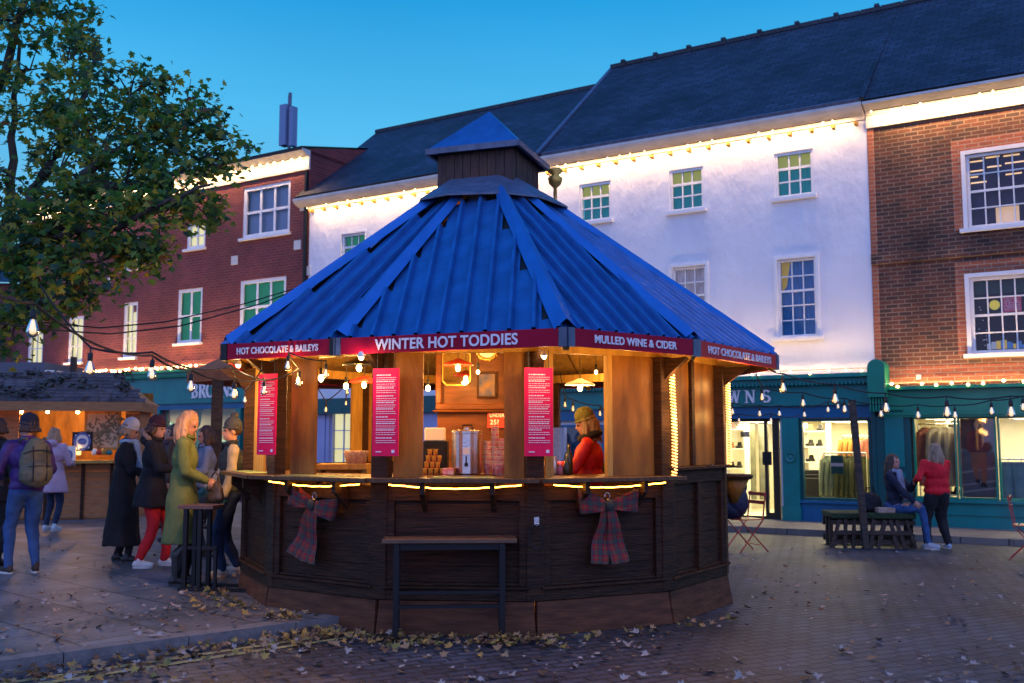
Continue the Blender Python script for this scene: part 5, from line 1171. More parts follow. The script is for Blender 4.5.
        n = 14; sl.prism([((.043+.004*math.sin(3*a))*k*math.cos(a), (.045+.115*math.sin(a))*k) for a in [2*math.pi*j/n for j in range(n)]], .0, .022)
        sl.build('sole', SOLE if shoes not in (LEATH,) else LEATH, so)
    # ---- top: jacket, jumper or coat
    if top:
        c_ = Body(); g_ = girth*tap
        c_.ell(chest+up*.01, (.168*k*g_,.128*k*g_,.19*k)); c_.cap(shl[0]+Vector((.01,0,.0)), shl[1]-Vector((.01,0,0)), .068*k, .068*k); c_.cap(shc-up*.02, nk-up*.005, .075*k, .066*k)
        c_.ell(pel+up*.13*k, (.158*k*g_,.125*k*g_,.16*k)); c_.ell(pel+up*.02*k, (.165*k*g_,.13*k*g_,.10*k))
        if coat_len:   # skirt of the coat with soft folds
            z1_, z0_ = pel.z+.10*k, coat_len; n = 26; rings = 9; vs = []
            for j in range(rings):
                f = j/(rings-1); zz = z1_+(z0_-z1_)*f
                for i in range(n):
                    a = 2*math.pi*i/n; fo = 1+f*.06*math.sin(a*5+1.3)+f*.04*math.sin(a*9)
                    rx_ = (.155+(coat_w-.155)*f**.8)*k*g_*fo; ry_ = rx_*.78
                    vs.append((pel.x*(1-f)+rx_*math.cos(a), pel.y*(1-f)+ry_*math.sin(a)+.0*f, zz))
            fs = [(j*n+i, j*n+(i+1)%n, (j+1)*n+(i+1)%n, (j+1)*n+i) for j in range(rings-1) for i in range(n)]+[tuple(range(n)), tuple(range((rings-1)*n, rings*n))[::-1]]
            c_.add(vs, fs)
        tm = c_
        sl_ = c_ if sleeves is None else Body()
        for i in (0,1):
            sl_.cap(shl[i], el[i], .066*k, .056*k); e2 = wr[i].lerp(el[i], .10); sl_.cap(el[i], e2, .055*k, .042*k)
            md = shl[i].lerp(el[i], .55); sl_.ell(md, (.06*k,.06*k,.05*k)); sl_.ell(el[i], (.06*k,.06*k,.06*k))
        if sleeves is not None:
            sl_.skin('sleeves', sleeves, t, .013)
        if hood: c_.ell(nk+Vector((0,-.09,.0)), (.13*k,.085*k,.075*k))
        co = c_.skin('coat' if coat_len else 'jacket', top, t, .014)
        # collar and buttons line
        cl = MB(); cl.tube([nk+Vector((.075*k*math.cos(a), .062*k*math.sin(a)+.012, .008+.015*math.sin(a)*-1)) for a in [2*math.pi*j/16 for j in range(17)]], .020*k, 8); cl.build('collar', top, co, True)
        if hood and hood is not True:
            fr = Body(); random.seed(5)
            for j in range(60):
                a = R(-30)+R(240)*j/59; fr.cap(nk+Vector((.135*k*math.cos(a), -.085-.055*math.sin(a)+.02, .03+.055*math.sin(a)+.01*random.random())), nk+Vector((.155*k*math.cos(a)+random.uniform(-.02,.02), -.09-.08*math.sin(a)+.02, .05+.07*math.sin(a)+random.uniform(-.02,.02))), .030*k, .018*k, 6)
            fr.skin('fur_trim', hood, t, .014, 1)
    # ---- hair / hat
    if hair:
        hr = Body(); hr.ell(HP(0,-.022,.045), (.086*k,.098*k,.098*k), Hr)
        random.seed(int(abs(loc[0])*97)+3)
        if hairlen > .02:
            for j in range(46):
                a = R(random.uniform(150, 390)); cx_, cy_ = .078*math.cos(a), -.018+.085*math.sin(a)
                if cy_ > .045: continue
                p0 = HP(cx_*.8, cy_*.8, .085); p1 = HP(cx_*1.12, cy_*1.1, -.01); ll = hairlen*random.uniform(.75,1.08); out = Vector((p1.x-hd.x, p1.y-hd.y, 0)); out = out.normalized() if out.length > 0 else out
                p2 = p1+Vector((0,0,-ll*.5*k))+out*.018+Vector((random.uniform(-.015,.015),random.uniform(-.01,.01),0)); p3 = p1+Vector((0,0,-ll*k))+out*random.uniform(.0,.035)+Vector((random.uniform(-.02,.02),-.01,0))
                hr.cap(p0, p1, .020*k, .022*k, 6); hr.cap(p1, p2, .021*k, .018*k, 6); hr.cap(p2, p3, .018*k, .008*k, 6)
        hr.skin('hair', hair, t, .011, 2)
    if hat:
        ht = Body(); ht.ell(HP(0,-.016,.082), (.090*k,.104*k,.098*k), Hr); ht.skin('hat', hat, t, .011, 2)
        br_ = MB(); br_.tube([HP(.086*math.cos(a), -.012+.098*math.sin(a), .042+.010*math.sin(a)) for a in [2*math.pi*j/20 for j in range(21)]], .013*k, 8); br_.build('hat_brim', hat, t, True)
        if beanie:
            pm = Body(); pm.ell(HP(0,-.03,.185), (.045*k,.045*k,.042*k)); random.seed(1)
            for j in range(40): v_ = Vector((random.gauss(0,1),random.gauss(0,1),random.gauss(0,1))).normalized(); c0 = HP(0,-.03,.185); pm.cap(c0+v_*.035, c0+v_*.055*k, .010, .005, 5)
            pm.skin('bobble', beanie, t, .009, 1)
    if scarf:
        sf = Body(); 
        for j in range(14): a = 2*math.pi*j/14; a2 = 2*math.pi*(j+1)/14; sf.cap(nk+Vector((.085*k*math.cos(a), .075*k*math.sin(a)+.01, -.0)), nk+Vector((.085*k*math.cos(a2), .075*k*math.sin(a2)+.01, 0)), .034*k, .034*k, 8)
        sf.cap(nk+Vector((-.03,.09,-.02)), nk+Vector((-.05,.15*g_ if top else .15,-.42)), .04, .048); sf.cap(nk+Vector((.04,.09,-.02)), nk+Vector((.05,.15,-.34)), .036, .045)
        sf.skin('scarf', scarf, t, .012)
    t['_j'] = 1; del t['_j']
    return t, dict(nk=nk, hd=hd, shl=shl, el=el, wr=wr, pel=pel, chest=chest, k=k, HP=HP)
def at(px, py, z=0): g_ = G(px, py, z); return (g_.x, g_.y, z)
navyC = cloth('navy_cloth', (.012,.018,.045)); blackC = cloth('black_cloth', (.010,.009,.013)); jeans = cloth('blue_denim', (.03,.09,.24), (.015,.05,.15)); djeans = cloth('dark_denim', (.015,.035,.09))
hairD = mat('brown_hair', (.06,.028,.018), (.03,.015,.01), rough=.6, scale=40, stretch=(1,1,.1)); hairB = mat('blond_hair', (.50,.29,.15), (.28,.14,.07), rough=.55, scale=40, stretch=(1,1,.1)); hairG = mat('ash_hair', (.36,.24,.15), (.14,.085,.05), rough=.6, scale=40, stretch=(1,1,.1))
PZ = .10
# 1 man in purple jacket with rucksack, back three-quarter
purple = cloth('purple_shell', (.08,.02,.20), (.03,.01,.09), .6)
t, J = person(at(22,573,PZ), 42, 'man in purple jacket, dark beanie and large khaki rucksack at the left edge', h=1.71, lean=.03, head_yaw=35, hands=((-.22,.22,1.05),(.20,.24,1.02)), top=purple, legs=jeans, hat=navyC, hair=hairD, hairlen=.03, girth=1.08, legr=1.12, feet=((-.13,.05),(.12,-.06)), foot_yaw=(15,-12), shoes=cloth('brown_suede', (.06,.04,.025)), tap=1.08)
khaki = cloth('khaki_nylon', (.13,.12,.07), (.08,.075,.05), .7, .3)
b = Body(); b.ell((0,-.0,0),(.17,.12,.28)); b.ell((0,-.03,-.12),(.18,.13,.16)); b.ell((0,-.11,-.10),(.13,.06,.13))
b.M = Matrix.Identity(4); bag = b.skin('rucksack', khaki, None, .012)
bag.matrix_world = Matrix.Translation(Vector(t.location)) @ Matrix.Rotation(R(42),4,'Z') @ Matrix.Translation((0.02,-.24,1.22)); tag(bag, 'khaki rucksack on the back of the man in the purple jacket', 'rucksack')
for sg in (-1,1):
    MB().tube([(sg*.10,.02,.26),(sg*.12,.13,.27),(sg*.13,.28,.16),(sg*.13,.27,-.05),(sg*.12,.10,-.2)], .016, 6).build('strap', khaki, bag)
    MB().tube([(sg*.07,-.115,.18),(sg*.07,-.15,.02),(sg*.07,-.165,-.2)], .007, 5).build('webbing', blackC, bag)
MB().tube([(-.15,-.06,.10),(-.10,-.12,.13),(.0,-.135,.14),(.10,-.12,.13),(.15,-.06,.10)], .006, 5).tube([(-.12,-.14,-.04),(0,-.168,-.03),(.12,-.14,-.04)], .005, 5).build('zip', blackC, bag)
# dark figure cut by the left edge
person(at(-8,566,PZ), -20, 'person in dark clothes cut off by the left edge of the photo', h=1.70, top=blackC, legs=blackC, hair=hairD, hairlen=.05, coat_len=.75, hands=((-.2,.2,1.0),(.2,.2,1.0)))
# 2 woman in pink puffer coat
pinkP = mat('lilac_puffer', (.52,.36,.46), (.42,.29,.38), rough=.55, scale=5, bump=.8, bscale=5)
t, J = person(at(50,531,PZ), -14, 'woman in pale pink puffer coat facing the chalet counter', h=1.64, head_yaw=10, hands=((-.16,.30,1.08),(.16,.30,1.08)), top=pinkP, coat_len=.62, coat_w=.22, legs=djeans, hair=hairB, hairlen=.10, hood=True, girth=1.12, shoes=mat('pale_trainer', (.45,.55,.62), rough=.6), tap=1.1)
# 3 person in long black coat with pale blue scarf
paleb = cloth('pale_blue_wool', (.30,.44,.62)); whith = cloth('white_wool', (.55,.55,.60))
person(at(121,562,PZ), -75, 'person in floor length black coat with pale blue scarf and white hat', h=1.68, lean=.05, head_yaw=-8, head_pitch=-22, hands=((-.13,.34,1.08),(.13,.32,1.05)), top=blackC, coat_len=.20, coat_w=.245, legs=blackC, scarf=paleb, hat=whith, hair=hairG, hairlen=.06, girth=1.12, feet=((-.1,-.05),(.1,.08)))
# 4 black parka, fur hood, red trousers
fur = mat('grey_fur', (.34,.27,.25), (.16,.12,.12), rough=.95, scale=30, bump=1)
maroon = cloth('maroon_knit', (.05,.012,.03)); redT = cloth('scarlet_trousers', (.62,.012,.02), (.45,.008,.015))
person(at(150,567,PZ), -84, 'person in black parka with fur trimmed hood and scarlet trousers', h=1.70, lean=.02, head_yaw=-15, head_pitch=-10, hands=((-.14,.33,1.10),(.16,.36,1.12)), top=blackC, coat_len=.70, coat_w=.23, legs=redT, hat=maroon, hair=hairD, hairlen=.06, hood=fur, girth=1.15, shoes=mat('white_trainer', (.6,.58,.55), rough=.6), legr=1.15, feet=((-.11,.14),(.10,-.10)))
# 5 blonde woman in long green coat
greenC = cloth('sage_green_wool', (.13,.16,.045), (.09,.12,.035), .95, .35)
t, J = person(at(180,584,PZ), -78, 'blonde woman in long sage green coat and black boots looking into her handbag', h=1.74, lean=.03, head_yaw=-18, head_pitch=-28, hands=((-.10,.24,1.05),(.10,.25,1.04)), top=greenC, coat_len=.42, coat_w=.225, legs=blackC, hair=hairB, hairlen=.22, girth=1.05, boots=True, feet=((-.08,.03),(.10,-.03)))
brownL = mat('brown_handbag', (.09,.055,.025), (.05,.03,.015), rough=.45, scale=6)
b = Body(); b.ell((0,0,0),(.17,.07,.12)); b.ell((0,0,-.05),(.19,.08,.09)); bg_ = b.skin('handbag', brownL, None, .012)
bg_.matrix_world = Matrix.Translation(Vector(t.location)) @ Matrix.Rotation(R(-78),4,'Z') @ Matrix.Translation((0.02,.32,.93)) @ Matrix.Rotation(R(25),4,'Z'); tag(bg_, 'soft brown leather handbag held open by the woman in green', 'handbag')
MB().tube([(-.12,0,.07),(-.09,0,.17),(0,0,.21),(.09,0,.17),(.12,0,.07)], .009, 6).build('handle', brownL, bg_)
# 6 man in body warmer with bobble hat
cream_k = cloth('cream_knit', (.42,.36,.27), (.32,.27,.20)); greyk = cloth('grey_knit', (.07,.08,.09)); gl_ = cloth('teal_glove', (.01,.12,.22))
person(at(228,575,PZ), 112, 'man in dark body warmer, cream sleeves and grey bobble hat facing left', h=1.66, lean=-.02, head_yaw=8, hands=((-.22,.10,.84),(.20,.24,.94)), top=cloth('dark_body_warmer', (.02,.028,.036), None, .7), sleeves=cream_k, legs=djeans, hat=greyk, beanie=greyk, hair=hairD, hairlen=.02, gloves=gl_, girth=1.12, legr=1.2, shoes=mat('cream_trainer', (.50,.45,.36), rough=.7), feet=((-.12,.08),(.12,-.10)), foot_yaw=(10,-10), tap=1.04)
# 7 person in pale blue jacket further back, dark heads beyond
person(at(203,556,PZ), 120, 'person in pale blue jacket standing behind the green coat', h=1.62, top=cloth('light_blue_shell', (.22,.27,.42)), legs=djeans, hair=hairD, hairlen=.12, hands=((-.12,.28,1.08),(.12,.28,1.08)), head_pitch=-15)
person(at(166,528,PZ), 165, 'person in dark clothes far back between the parka and the green coat', h=1.66, top=cloth('plum_coat', (.08,.05,.07)), coat_len=.6, legs=blackC, hair=hairD, hairlen=.08)
person(at(96,521,PZ-.0), -150, 'distant person in dark jacket at the corner of the chalet counter', h=1.6, top=navyC, legs=blackC, hair=hairD, hairlen=.05) if False else None
person(at(210,528,PZ), -150, 'person with fair hair and dark coat far back beside the festoon post', h=1.66, top=blackC, coat_len=.6, legs=blackC, hair=hairB, hairlen=.1)
person(at(172,541,PZ), 100, 'person in brown jacket between the scarlet trousers and the green coat', h=1.68, top=cloth('brown_jacket', (.10,.05,.03)), legs=djeans, hair=hairD, hairlen=.04)
# 8 vendor in the kiosk
hairV = mat('fair_hair', (.30,.20,.11), (.16,.10,.05), rough=.6, scale=40, stretch=(1,1,.1)); redJ = cloth('bright_red_coat', (.62,.006,.012), (.42,.004,.008), .6, .6); lime = cloth('olive_knit_hat', (.22,.22,.05), (.13,.13,.03), .95, .9)
vp = D(590,440,9.55)
t, J = person((vp.x, vp.y, .20), 84, 'vendor in bright red coat and olive knitted hat working inside the kiosk', h=1.62, lean=.04, head_yaw=8, head_pitch=-20, hands=((-.10,.36,1.14),(.12,.38,1.13)), top=redJ, legs=blackC, hat=lime, hair=hairV, hairlen=.20, hood=blackC if False else None, girth=1.15, scarf=None)
hc = Body(); nk = J['nk']
for j in range(14): a = 2*math.pi*j/14; a2 = 2*math.pi*(j+1)/14; hc.cap(nk+Vector((.10*math.cos(a), .09*math.sin(a)-.02, .01-.03*math.sin(a))), nk+Vector((.10*math.cos(a2), .09*math.sin(a2)-.02, .01-.03*math.sin(a2))), .038, .038, 8)
hc.skin('hood', blackC, t, .012)
# 9 seated woman, 10 standing woman on the right
bp3 = G(902,548)
t, J = person((bp3.x, bp3.y+.22, 0), -130, 'seated woman with long brown hair, dark jacket and light blue jeans on the pallet bench', h=1.62, lean=-.02, head_yaw=-12, seated=True, pose_pelvis=(0,.0,.60), knees=((-.10,.40,.60),(.10,.42,.58)), feet=((-.09,.44),(.10,.50)),
   hands=((-.08,.30,.98),(.16,.34,.68)), top=navyC, legs=jeans, hair=hairD, hairlen=.30, shoes=mat('grey_trainer', (.35,.37,.42), rough=.7), scarf=cloth('pale_shirt', (.25,.30,.42)))
person(at(939,549), 10, 'woman in red off shoulder jumper and black trousers standing with her back to the camera', h=1.50, head_yaw=12, hands=((-.24,.16,.98),(.10,.28,1.0)), top=cloth('red_knit', (.72,.008,.02), (.5,.006,.015)), legs=blackC, hair=hairG, hairlen=.24, girth=1.28, legr=1.42, shoes=mat('blue_trainer', (.30,.38,.5), rough=.7), feet=((-.15,.03),(.15,0)), tap=1.05)
q = G(880,548); b = Body(); b.ell((0,0,.14),(.20,.12,.15)); b.ell((.02,0,.06),(.22,.13,.07)); o = b.skin('shoulder_bag', blackC, None, .013); o.location = (q.x-.02, q.y+.28, .50); o.rotation_euler = (0,0,.3); tag(o, 'slouchy black bag on the pallet bench beside the seated woman', 'bag')
MB().tube([(-.12,0,.2),(-.06,0,.36),(.06,0,.36),(.12,0,.2)], .012, 6).build('handle', blackC, o)
o = MB().box(-.13,-.07,0,.13,.07,.08).build('small_basket', wick, None, bevel=.01); o.location = (q.x+.13, q.y+.1, .50); tag(o, 'small pale wicker tray on the pallet bench before the black bag', 'basket')
# ================================================================== FESTOON LIGHTS
def festoon(pts, lab, sag=.10, hang=None):
    # pts: (px, py of bulb centre, distance, bulb length in m); the cable runs just above the sockets
    P = []
    for x, y, Y, hl in pts: p = D(x, y, Y); P.append((p, hl))
    t = empty('festoon_string', P[0][0], 0, lab, 'festoon lights', 'festoon bulb strings round the kiosk'); O = P[0][0]
    cable = []; tops = [p-O+Vector((0,0,hl*.72)) for p, hl in P]
    for i in range(len(tops)-1):
        n = 8
        for j in range(n): f = j/n; cable.append(tops[i].lerp(tops[i+1], f)+Vector((0,0,-sag*4*f*(1-f)*(tops[i+1]-tops[i]).length/2.0)))
    cable.append(tops[-1]); MB().tube(cable, .007, 6).build('cable', M_['rubber'], t)
    for (p, hl), tp in zip(P, tops):
        if hl < .01: continue
        q = p-O; s_ = hl/.15
        so = MB().lathe([(.008*s_,.075*s_),(.017*s_,.07*s_),(.019*s_,.028*s_),(.015*s_,.02*s_)], tuple(q), 10).build('socket', M_['rubber'], t, True)
        g_ = MB().lathe([(.012*s_,.028*s_),(.016*s_,.012*s_),(.028*s_,-.022*s_),(.033*s_,-.045*s_),(.030*s_,-.062*s_),(.016*s_,-.076*s_),(.002*s_,-.080*s_)], tuple(q), 14).build('bulb', BULBGL, t, True)
        MB().lathe([(.006*s_,.02*s_),(.011*s_,.0),(.018*s_,-.035*s_),(.015*s_,-.055*s_),(.003*s_,-.062*s_)], tuple(q), 10).build('filament', E_glow, g_, True)
        MB().tube([q+Vector((0,0,.07*s_)), tp], .005, 5).build('drop_cable', M_['rubber'], t) if (tp-q).z > .08*s_ else None
    return t
festoon([(-60,262,4.2,.0),(33,323,5.0,.14),(152,370,6.6,.135),(191,383,7.2,.13),(234,391,7.8,.13),(264,388,8.2,.11)], 'festoon string with large bulbs sagging from the tree to the left kiosk corner')
festoon([(40,285,6.2,.0),(90,364,6.3,.145),(152,352,6.6,.0),(232,366,8.0,.0),(245,398,8.6,.09),(262,368,9.0,.0)], 'thin festoon string with one bulb hanging below the tree')
festoon([(230,365,9.0,.0),(264,388,8.8,.10),(299,379,8.4,.13),(288,363,8.1,.12),(326,371,8.4,.12)], 'tangle of festoon bulbs under the left HOT CHOCOLATE sign')
festoon([(768,368,9.9,.0),(783,385,9.6,.155),(835,396,9.4,.155),(886,405,9.2,.15),(947,409,8.9,.155),(1011,409,8.7,.155),(1060,402,8.5,.13)], 'nearest festoon string of large bulbs right of the kiosk')
festoon([(756,374,10.6,.0),(762,395,10.6,.13),(803,401,10.8,.13),(844.5,407,11.0,.135),(881,412,11.0,.12),(918,413,11.0,.13),(955,413,10.8,.12),(991.5,409,10.8,.135),(1023,405,10.6,.13),(1050,402,10.5,.1)], 'second festoon string right of the kiosk crossing the shop signs')
festoon([(726,402,12.4,.0),(732.4,410,12.4,.125),(759.6,412,12.6,.12),(779.4,412,12.7,.115),(804.4,413,12.9,.115),(828,408,13.1,.12),(838,405,13.3,.10),(852,402,14.5,.0)], 'furthest festoon string running from the kiosk to the leaning post')
festoon([(728,415,13.2,.0),(739,419,13.2,.09),(771,419,13.4,.10),(800,415,14.0,.0)], 'short string with two small bulbs over the shop door')
festoon([(300,352,12.0,.0),(326,408,12.0,.11),(347,390,12.0,.11),(346,402,12.2,.09)], 'festoon bulbs hanging at the far side of the kiosk, seen through its left opening')
festoon([(560,372,12.8,.0),(565,403,12.8,.12),(573,407,12.8,.13),(600,412,13.0,.12),(608,420,13.0,.12),(616,410,13.0,.10)], 'festoon bulbs seen through the kiosk opening behind the vendor')
o = MB(); 
def wire(pts, lab, r=.008):
    mb = MB(); mb.tube([D(*p) for p in pts], r, 5); o = mb.build('overhead_cable', M_['rubber']); tag(o, lab, 'cable', 'dark overhead cables by the tree'); return o
wire([(-40,300,10),(40,322,10.5),(100,328,11),(165,322,11.5),(240,305,12.5),(320,281,13.5),(346,270,13.9)], 'upper dark cable from the tree to the kiosk roof')
wire([(-40,318,9),(50,330,9.5),(110,334,10),(180,326,11),(260,304,12),(330,277,13)], 'lower dark cable from the tree to the kiosk roof')
# ================================================================== TREE
TR = D(-150, 520, 11.5); TB = Vector((TR.x, 11.5, PZ))
tree = empty('plane_tree', TB, 0, 'large leafy plane tree overhanging the left side of the square', 'tree')
bark = mat('tree_bark', (.07,.055,.04), (.03,.025,.02), rough=.9, scale=7, stretch=(3,3,.6), bump=.9)
def limb(pts, r0, r1):
    n = len(pts); mb = MB(); pp = []; rr = []
    random.seed(int(abs(pts[-1][0])*100))
    for i in range(n-1):
        for j in range(4): f = j/4; p = Vector(pts[i]).lerp(Vector(pts[i+1]), f); pp.append(p+Vector((random.uniform(-.03,.03),random.uniform(-.03,.03),random.uniform(-.03,.03)))); 
    pp.append(Vector(pts[-1])); m_ = len(pp); rr = [r0+(r1-r0)*(i/(m_-1))**.8 for i in range(m_)]
    mb.tube(pp, rr, 9); return mb
T0 = Vector((0,0,0)); mt = limb([(0,0,0),(.05,0,1.2),(.0,.05,2.3)], .30, .22); mt.lathe([(.42,0),(.33,.12),(.30,.4)], n=14); mt.build('trunk', bark, tree, True)
loc = lambda x, y, Y: tuple(D(x, y, Y)-TB)
fork = (0,.05,2.25)
limbs = [([fork, loc(-50,330,11.2), loc(0,318,10.8), loc(45,300,10.4), loc(95,275,10.0)], .14, .025), ([fork, loc(-70,300,11.3), loc(-10,275,11), loc(25,215,11), loc(50,165,11.2), loc(75,120,11.4), loc(95,60,11.6)], .17, .02),
         ([fork, loc(-60,290,11), loc(20,250,10.6), loc(70,215,10.4), loc(85,175,10.4), loc(130,140,10.5), loc(175,120,10.8)], .13, .018), ([loc(70,215,10.4), loc(100,190,10.2), loc(140,185,10.4), loc(195,165,10.8), loc(225,145,11)], .06, .012),
         ([fork, loc(-90,240,11.5), loc(-40,150,11.8), loc(5,70,12), loc(30,-30,12)], .16, .03), ([loc(-10,275,11), loc(10,200,12), loc(15,120,12.2), loc(20,40,12.4)], .09, .02), ([loc(25,250,10.7), loc(70,235,10.2), loc(120,225,9.9), loc(170,200,9.9), loc(210,185,10)], .06, .012),
         ([fork, (-.9,-.3,3.6), (-1.8,-.6,5.2)], .15, .05), ([fork, (-.4,1.2,3.8), (-.5,2.4,5.2)], .13, .04)]
for l_, a_, b_ in limbs: limb(l_, a_, b_).build('limb', bark, tree, True)
# leaf clusters: points scattered in lobes spread through the crown
random.seed(42)
lobes = []
def lobe(px, py, Y, r, n): lobes.append((D(px, py, Y)-TB, r, n))
for a in [(15,20,11.8,.55,230),(60,15,11.8,.45,160),(80,48,11.6,.34,120),(30,70,11.8,.5,150),(75,85,11.3,.38,120),(15,110,11.9,.40,80),(50,125,11.2,.42,130),(95,115,11,.40,150),(130,95,10.8,.42,150),(165,105,10.9,.42,150),(200,120,11,.34,130),(222,140,11,.24,80),
          (100,150,10.7,.45,180),(140,140,10.5,.45,200),(180,150,10.8,.42,190),(210,165,11,.30,110),(60,170,10.8,.40,110),(85,195,10.4,.42,160),(125,185,10.2,.45,210),(165,185,10.3,.42,190),(200,195,10.4,.25,70),(45,215,10.6,.38,120),(80,235,10.2,.42,190),
          (120,225,10,.42,200),(160,218,10,.32,120),(100,262,10,.36,150),(60,275,10.2,.42,220),(35,240,10.4,.4,180),(15,325,10.4,.3,110),(10,175,11.2,.35,90),(60,140,11.3,.35,90),(150,250,9.9,.22,70),(190,205,10.2,.28,80),(25,262,10.6,.42,170),(20,300,10.6,.38,140),(75,300,10.1,.28,90),(0,210,11.4,.30,50),(-30,180,11.8,.6,220),(-40,90,12,.7,260),(-20,10,12,.7,260),(-60,270,11.2,.6,240),(130,258,9.9,.22,60),(-120,150,11.5,.9,400),(-150,20,11.5,1.0,400),(40,330,10.3,.18,40),(30,-60,12,.8,220)]: lobe(*a)
for c_ in ((-1.6,-.6,5.4),(-.6,2.0,5.4),(-1.8,1.2,4.2)): lobes.append((Vector(c_), 1.1, 420))
leafA = [(0,0),(.22,-.05),(.50,.10),(.30,.22),(.52,.52),(.22,.48),(.0,.95),(-.22,.48),(-.52,.52),(-.30,.22),(-.50,.10),(-.22,-.05)]
tw = MB(); lf = MB()
for c_, r_, n_ in lobes:
    subs = []
    for k_ in range(max(4, int(n_/18))):
        v_ = Vector((random.gauss(0,1),random.gauss(0,1),random.gauss(0,1))).normalized()*r_*random.random()**.4; subs.append(c_+v_)
        tw.tube([c_, c_+v_*.5+Vector((0,0,.04)), c_+v_], [.012,.008,.004], 4)
    for i in range(int(n_*1.9)):
        s_ = random.choice(subs); p = s_+Vector((random.gauss(0,.095),random.gauss(0,.095),random.gauss(0,.075)))
        sz = random.uniform(.05,.115); ax_ = Vector((random.gauss(0,1),random.gauss(0,1),random.gauss(0,.7)-.5)).normalized(); n2 = Vector((random.gauss(0,.6),random.gauss(0,.6)-.3,1)).normalized()
        bx = ax_.cross(n2).normalized(); lf.cur = random.choice((0,0,0,0,0,1,1,2,2,2)) if random.random() > .04 else 3 
        fold = random.uniform(-.3,.3)
        lf.add([p+ax_*y_*sz+bx*x_*sz+n2*abs(x_)*sz*fold for x_, y_ in leafA], [tuple(range(12))])
# upright shoots along the top outline
for i in range(34):
    x = random.choice((random.uniform(100,235), random.uniform(60,110))); y0_ = 75+max(0,(x-170))*.9 if x > 100 else 40
    p = D(x, y0_+20, 10.9)-TB; hh = random.uniform(.15,.38); q = p+Vector((random.uniform(-.06,.06),0,hh)); tw.tube([p, q], [.006,.003], 4)
    for j in range(random.randint(2,5)):
        pp = p.lerp(q, random.uniform(.5,1)); ax_ = Vector((random.uniform(-1,1),random.uniform(-.5,.5),random.uniform(-.5,.5))).normalized(); n2 = Vector((random.gauss(0,.4),-.6,.6)).normalized(); bx = ax_.cross(n2).normalized(); sz = random.uniform(.05,.085); lf.cur = random.choice((0,1,2))
        lf.add([pp+ax_*y_*sz+bx*x_*sz for x_, y_ in leafA], [tuple(range(12))])
tw.build('twigs', bark, tree)
def leafm(nm, c, c2):
    m_ = mat(nm, c, c2, rough=.6, scale=3, coord='Object'); b = m_.node_tree.nodes['Principled BSDF']; b.inputs['Subsurface Weight'].default_value = 0
    n = m_.node_tree.nodes; l = m_.node_tree.links; tr = n.new('ShaderNodeBsdfTranslucent'); tr.inputs[0].default_value = (*[min(1,x*1.6) for x in c], 1); ms = n.new('ShaderNodeMixShader'); ms.inputs[0].default_value = .4
    l.new(b.outputs[0], ms.inputs[1]); l.new(tr.outputs[0], ms.inputs[2]); l.new(ms.outputs[0], n['Material Output'].inputs[0]); return m_
lf.build('crown', [leafm('leaf_green',(.09,.20,.03),(.05,.13,.03)), leafm('leaf_dark',(.03,.10,.05),(.02,.07,.04)), leafm('leaf_olive',(.34,.30,.03),(.20,.19,.02)), leafm('leaf_rust',(.16,.07,.012),(.10,.045,.01))], tree)
# ================================================================== FALLEN LEAVES
random.seed(77); fl = MB()
def dropleaf(x, y, z, sz, pile=0):
    a = random.random()*6.28; tl = Vector((random.gauss(0,.25+pile*.3), random.gauss(0,.25+pile*.3), 1)).normalized(); ax_ = Vector((math.cos(a), math.sin(a), 0)); ax_ = (ax_-tl*ax_.dot(tl)).normalized(); bx = tl.cross(ax_)
    cu = random.uniform(-.2,.9); p = Vector((x, y, z+.006+random.random()*.02*(1+pile*2)))
    fl.add([p+ax_*(y_-.4)*sz+bx*x_*sz+tl*(abs(x_)**1.3)*sz*cu for x_, y_ in leafA], [tuple(range(12))])
def ground_z(x, y):
    q = Vector((x, y, 0))-ka; return .106 if (q.dot(kn) > 0 and (Vector((x,y,0))-k1).dot(kd) < 0) or (x < -.9 and y > 9) else 0.0
for i in range(2000):      # scattered on the setts, thicker near the camera right
    px, py = random.uniform(-40,1060), 545+145*random.random()**.9
    p = G(px, py); d_ = (Vector((p.x,p.y))-Vector((KC.x,KC.y))).length
    if d_ < 2.62: continue
    if noise.noise(Vector((p.x*.9, p.y*.9, 1.3))) < random.uniform(-.5,.25): continue
    fl.cur = random.choice((0,0,0,1,3)); dropleaf(p.x, p.y, ground_z(p.x,p.y), random.uniform(.02,.075)*random.choice((.7,1,1.3)))
for i in range(950):     # drift along the kerb and round the kiosk foot
    s = random.random(); a = k0.lerp(k1, .62+.42*s); off = -abs(random.gauss(0,.20+.16*s))-.01; q = a+kn*off*1.3; 
    if (Vector((q.x,q.y))-Vector((KC.x,KC.y))).length < 2.60: continue
    fl.cur = random.choice((0,1,1,3,3,2,2,4)); dropleaf(q.x, q.y, .0, random.uniform(.02,.08), 1.0)
for i in range(560):
    a = R(random.uniform(232, 283) if i % 3 else random.uniform(200,330)); r_ = KR+.16+abs(random.gauss(0,.2)); x, y = KC.x+r_*math.cos(a), KC.y+r_*math.sin(a)
    fl.cur = random.choice((1,1,3,3,2,2,4)); dropleaf(x, y, ground_z(x,y), random.uniform(.025,.08), .6)
for i in range(120):
    p = G(random.uniform(185,300), random.uniform(578,612), .1); 
    if (Vector((p.x,p.y))-Vector((KC.x,KC.y))).length < 2.60: continue
    fl.cur = random.choice((1,2,3,4)); dropleaf(p.x, p.y, .1, random.uniform(.04,.09), .3)
for i in range(160):
    p = G(random.uniform(-20,260), random.uniform(520,640), .1); fl.cur = random.choice((0,1,3)); dropleaf(p.x, p.y, ground_z(p.x,p.y), random.uniform(.03,.06))
